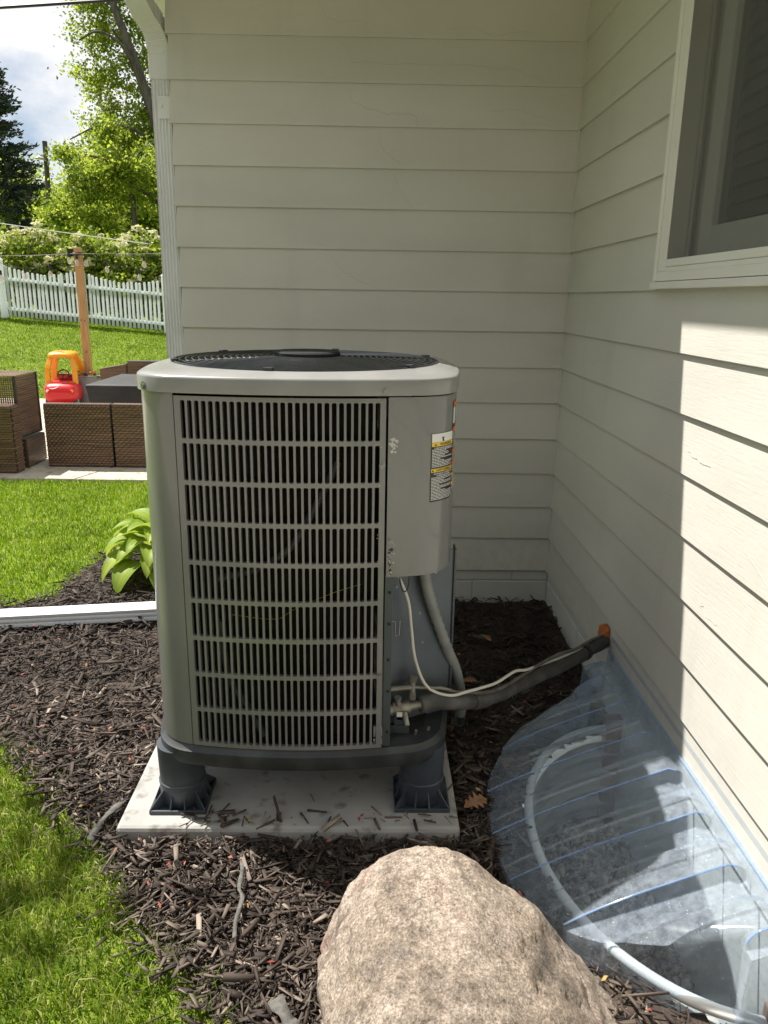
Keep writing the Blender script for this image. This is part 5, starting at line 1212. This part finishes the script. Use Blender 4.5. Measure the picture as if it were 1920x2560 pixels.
# ------------------------------------------------------------------ trees and shrubs
def leafcloud(name, blobs, n, size, m, parent, seed, flat=0., clump=.35, tint_up=.0, shell=.55, droop=0.):
    """many leaf-sized faces in clumps spread through ellipsoids; blobs: (cx, cy, cz, rx, ry, rz)"""
    r = np.random.default_rng(seed); vol = np.array([b_[3] * b_[4] * b_[5] for b_ in blobs]); pr = vol ** .75; pr = pr / pr.sum()
    nc = max(20, int(n / 34)); which = r.choice(len(blobs), nc, p=pr); B_ = np.array(blobs)[which]
    d = r.normal(0, 1, (nc, 3)); d /= np.linalg.norm(d, axis=1)[:, None]; rad = r.uniform(0, 1, nc) ** (shell)
    C = B_[:, :3] + d * rad[:, None] * B_[:, 3:]; cs = clump * r.uniform(.5, 1.3, nc); ct = r.normal(0, .14, nc)
    k = r.integers(0, nc, n); P = C[k] + r.normal(0, 1, (n, 3)) * cs[k][:, None] * np.array([1, 1, .6])
    q = r.normal(0, 1, (n, 3)); q[:, 2] = q[:, 2] * (1 - flat) - droop; q /= np.linalg.norm(q, axis=1)[:, None]
    s = np.cross(q, r.normal(0, 1, (n, 3))); s /= np.linalg.norm(s, axis=1)[:, None]
    L = size * r.uniform(.6, 1.35, n)[:, None]; w = L * .36
    bn = np.cross(q, s) * L * .12
    V = np.stack([P - q * L / 2, P - s * w + bn, P + q * L / 2, P + s * w + bn], 1)
    t = np.clip(.42 + ct[k] + r.normal(0, .16, n), 0, 1)
    return fast_mesh(name, V.reshape(-1, 3), [np.arange(n * 4).reshape(-1, 4)], m, np.repeat(t, 4), parent=parent)
def limbs(name, paths, m, parent):
    b_ = MB()
    for P, r0, r1 in paths:
        Q = smooth_path(P, 5); n_ = len(Q); b_.tube(Q, [r0 + (r1 - r0) * i / (n_ - 1) for i in range(n_)], 8)
    return b_.build(name, m, parent, smooth=60)
g24 = gz1(-5.5, 24)
t = empty('maple_tree', (-5.4, 24, g24), 'tall maple with yellow-green spring leaves and slanting dark limbs beyond the fence', 'tree')
limbs('trunk', [([(-4.94, 22.8, 1.262), (-5.225, 22.8, 3.115), (-5.7, 22.8, 5.395), (-6.223, 22.8, 7.2), (-6.793, 22.8, 8.815), (-7.03, 22.8, 10.525)], 0.16, 0.075), ([(-5.32, 23.1, 4.065), (-5.938, 23.1, 5.775), (-6.413, 23.1, 7.295), (-6.935, 23.1, 8.245)], 0.09, 0.035), ([(-6.223, 22.8, 7.2), (-6.603, 22.6, 7.77), (-7.125, 22.5, 8.008), (-7.6, 22.4, 7.77)], 0.05, 0.02), ([(-6.745, 22.8, 8.72), (-7.22, 22.7, 9.1), (-8.17, 22.6, 9.195)], 0.055, 0.02), ([(-5.605, 22.8, 5.015), (-6.27, 22.5, 5.68), (-7.125, 22.3, 5.775), (-7.98, 22.2, 5.395)], 0.05, 0.015), ([(-5.89, 22.8, 6.25), (-5.32, 22.8, 7.485), (-4.94, 22.8, 8.815)], 0.06, 0.03)], M['bark'], t)
leafcloud('crown', [(-7.5, 24, 8.6, 1.0, 1.2, 1.0), (-6.6, 24, 9.8, 1.5, 1.5, 1.4), (-7.6, 24, 7.3, .9, 1.1, .75), (-6.4, 24, 7.6, .9, 1.2, 1.3), (-7.2, 24, 6.0, 1.2, 1.2, .8), (-6.3, 24, 6.0, 1.0, 1.2, 1.2), (-8.0, 24, 5.0, 1.2, 1.3, .7), (-6.6, 24, 4.7, 1.3, 1.3, .9), (-5.2, 24, 7.5, 1.2, 1.4, 3.0), (-7.4, 24, 10.8, 2.0, 1.6, 1.2)], 38000, .092, M['maple'], t, 51, .2, .19, shell=.6, droop=.25)
t = empty('ash_tree', (-6.98, 21.5, gz1(-6.98, 21.5)), 'slim dark-trunked tree with dense green crown between the maple and the shrubs', 'tree')
g21 = gz1(-6.2, 21.5)
limbs('trunk', [([(-6.22, 21.5, g21), (-6.24, 21.5, 2.9), (-6.22, 21.5, 4.4)], .085, .06), ([(-6.23, 21.5, 4.0), (-6.7, 21.4, 4.7), (-7.3, 21.3, 4.9)], .05, .02), ([(-6.23, 21.5, 4.2), (-5.7, 21.5, 3.9), (-5.3, 21.5, 3.3)], .05, .04)], M['bark'], t)
leafcloud('crown', [(-7.5, 21.6, 4.2, .8, 1.0, .6), (-6.5, 21.6, 4.6, .9, 1.0, .9), (-8.2, 21.6, 3.4, .7, 1.0, .5), (-7.2, 21.8, 3.2, .8, .8, .55), (-5.5, 21.6, 4.3, .7, 1.0, 1.1), (-6.8, 21.5, 5.5, .45, .6, .5), (-7.9, 21.5, 4.9, .4, .5, .3)], 17000, .085, M['maple'], t, 52, .2, .15, shell=.8)
# spruce at the left
t = empty('spruce_tree', (-13.4, 30, gz1(-13.4, 30)), 'dark blue-green spruce rising above the shrubs at the left edge', 'tree')
gs = gz1(-13.4, 30)
limbs('trunk', [([(-13.9, 30, gs), (-13.9, 30, 5), (-13.85, 30, 9.6)], .22, .05)], M['bark'], t)
def spruce():
    r = np.random.default_rng(61); Vs = []; Ts = []
    for k in range(430):
        z = gs + .8 + (10.2 - gs - .8) * r.random() ** 1.15; f = 1 - (z - gs) / (10.4 - gs); R_ = .25 + 2.6 * f ** .75; a = r.uniform(0, 2 * PI); R_ *= r.uniform(.72, 1.08)
        n = 60; u = r.uniform(.25, 1, n) ** .7; px = -13.9 + np.cos(a) * R_ * u; py = 30 + np.sin(a) * R_ * u; pz = z - .30 * R_ * u + .28 * R_ * u ** 2 + r.normal(0, .05, n)
        px += r.normal(0, .10, n); py += r.normal(0, .10, n)
        d = np.stack([np.cos(a) + r.normal(0, .6, n), np.sin(a) + r.normal(0, .6, n), r.normal(.35, .5, n)], -1); d /= np.linalg.norm(d, axis=1)[:, None]
        s = np.cross(d, r.normal(0, 1, (n, 3))); s /= np.linalg.norm(s, axis=1)[:, None]; P = np.stack([px, py, pz], -1); L = r.uniform(.12, .26, n)[:, None]
        Vs.append(np.stack([P - d * L / 2, P - s * L * .17, P + d * L / 2, P + s * L * .17], 1)); Ts.append(np.clip(.2 + .55 * u + r.normal(0, .12, n), 0, 1))
    V = np.concatenate(Vs); T = np.concatenate(Ts); n = len(V)
    fast_mesh('crown', V.reshape(-1, 3), [np.arange(n * 4).reshape(-1, 4)], M['spruce'], np.repeat(T, 4), parent=t)
spruce()
# flowering shrubs behind the fence
def shrub(x, y, w, h, label, seed, nl, nf):
    g = gz1(x, y); t_ = empty('flowering_shrub', (x, y, g), label, 'shrub', 'cream-flowered shrubs behind the picket fence'); r = random.Random(seed)
    limbs('stem', [([(x + r.uniform(-.2, .2), y, g), (x + r.uniform(-w, w) * .3, y, g + h * .5), (x + r.uniform(-w, w) * .6, y + r.uniform(-.3, .3), g + h * .9)], .022, .008) for _ in range(7)], M['bark'], t_)
    bl = [(x + w * .5 * q, y, g + h * (.5 + .12 * math.cos(q * 2)), w * .5, .7, h * .48) for q in (-.9, -.3, .3, .9)]
    leafcloud('foliage', bl, nl, .085, M['shrubleaf'], t_, seed, .2, .16, shell=.5)
    leafcloud('blossom', [(a, b_, c + .05, d_ * 1.02, e * 1.04, f * 1.03) for a, b_, c, d_, e, f in bl], nf, .075, M['flower'], t_, seed + 100, .75, .045, shell=.22)
for x, y, w, h, lab_, sd in ((-8.6, 17.6, .95, 1.95, 'cream-flowered shrub at the left edge behind the fence', 1), (-7.2, 17.4, .85, 1.7, 'cream-flowered shrub left of the cedar post behind the fence', 2), (-6.0, 17.6, .8, 1.75, 'cream-flowered shrub directly behind the cedar post and fence', 3),
                             (-4.95, 17.4, .85, 1.85, 'cream-flowered shrub behind the fence beside the downspout', 4), (-3.7, 17.6, .9, 1.9, 'cream-flowered shrub behind the fence hidden by the house corner', 5)):
    shrub(x, y, w, h, lab_, sd, 9000, 3600)
# other trees further off, closing the view
for x, y, h, sp, lab_, sd in ((-10.4, 34, 6.2, 2.0, 'pale green far tree between the spruce and the maple', 71), (-4.0, 33, 8.5, 2.8, 'broad green far tree beyond the house corner', 72), (-16.5, 38, 5.5, 2.6, 'low green far tree behind the spruce', 73), (-8.2, 27.5, 4.4, 1.5, 'round green far tree low behind the shrubs', 74)):
    g = gz1(x, y); t = empty('far_tree', (x, y, g), lab_, 'tree'); limbs('trunk', [([(x, y, g), (x + .1, y, g + h * .4), (x, y, g + h * .8)], .14, .05)], M['bark'], t)
    leafcloud('crown', [(x, y, g + h * .55, sp * .8, sp * .8, h * .36), (x - sp * .5, y, g + h * .42, sp * .6, sp * .6, h * .26), (x + sp * .5, y, g + h * .45, sp * .6, sp * .6, h * .28)], 15000, .16, M['maple'], t, sd, .2, .38, shell=.55)
def hedge():
    r = np.random.default_rng(91); bl = [(x, 44 + 3 * math.sin(x), gz1(x, 44) + 1.6, 3.2, 2, 2.2) for x in np.arange(-60, 40, 4.)]
    o = leafcloud('distant_foliage', bl, 26000, .42, M['maple'], None, 92, .2, .7); o['kind'] = 'stuff'
hedge()
# wires and utility pole
up = empty('utility_pole', (-10.15, 26, gz1(-10.15, 26)), 'grey utility pole with a lamp among the trees', 'utility pole')
MB().tube([(-10.22, 26, gz1(-10.2, 26)), (-10.12, 26, 6.0)], .075, 10).build('pole', M['bark'], up); MB().lathe([(.02, .10), (.14, .02), (.15, 0)], (-10.2, 25.7, 5.45), 12).build('lamp_shade', M['greyw'], up)
b = MB(); b.bar((-10.15, 26, 5.56), (-10.2, 25.7, 5.56), .03, .03); b.build('bracket', M['greyw'], up)
pw = MB().tube(cat((-9.0, 4.6, 2.55), (-1.12, 6.35, 3.60), .05), .011, 6).build('power_line', M['blackw']); tag(pw, 'thick grey power line slanting across the sky', 'power line')
w2 = MB().tube(cat((-10.0, 16, 3.18), (-4.4, 16.0, 2.46), .03), .009, 5).build('overhead_wire', M['toywhite']); tag(w2, 'thin pale wire crossing in front of the trees', 'wire')

def sky_blocker():  # unseen dark foliage added behind and left of the viewer to cut sky fill
    r = np.random.default_rng(95); bl = []
    for x in np.arange(-16, 9, 2.6): bl.append((x + r.uniform(-.6, .6), -9 + r.uniform(-1, 1), r.uniform(2.6, 3.6), 2.0, 1.6, r.uniform(2.8, 3.6)))
    for y in np.arange(-8, 3, 2.6): bl.append((-16 + r.uniform(-.6, .6), y, r.uniform(3.0, 3.8), 1.6, 1.9, r.uniform(3.2, 4.0)))
    o = leafcloud('sky_blocking_foliage', bl, 26000, .34, M['spruce'], None, 96, .2, .6); o['kind'] = 'stuff'
sky_blocker()
t = empty('garden_tree', (-5.9, 2.9, -.02), 'garden tree at the left whose branches shade the front grass', 'tree')
limbs('trunk', [([(-5.9, 2.9, -.05), (-5.85, 2.9, 2.0), (-5.7, 2.9, 3.8), (-5.4, 2.9, 5.6)], .09, .03), ([(-5.8, 2.9, 3.0), (-4.6, 2.9, 4.2), (-3.1, 3.0, 4.8)], .045, .012), ([(-5.85, 2.9, 2.7), (-5.6, 2.2, 4.0), (-5.1, 1.6, 5.0)], .035, .01), ([(-5.8, 2.9, 3.2), (-6.6, 3.2, 4.4), (-7.2, 3.4, 5.2)], .04, .012)], M['bark'], t)
leafcloud('crown', [(-3.42, 3.25, 4.75, .26, .22, .2), (-3.75, 2.75, 5.0, .4, .4, .3), (-4.7, 2.2, 5.0, .8, .8, .5), (-5.4, 2.9, 5.4, 1.2, 1.1, .6), (-6.6, 2.4, 5.3, 1.2, 1.2, .7), (-5.4, 1.5, 5.0, 1.1, .8, .5), (-7.0, 3.4, 5.2, .9, .8, .6), (-4.4, 1.2, 4.8, .8, .6, .4)], 15000, .09, M['maple'], t, 97, .3, .15, shell=.7)
# unseen paving added behind the viewer to keep the bounce light neutral
dv = MB().hexa([(-9, -7.5, -.06), (.9, -7.5, -.06), (.9, -.35, -.06), (-9, -.35, -.06), (-9, -7.5, .004), (.9, -7.5, .004), (.9, -.35, .004), (-9, -.35, .004)]).build('bounce_paving', M['patio']); dv['kind'] = 'structure'
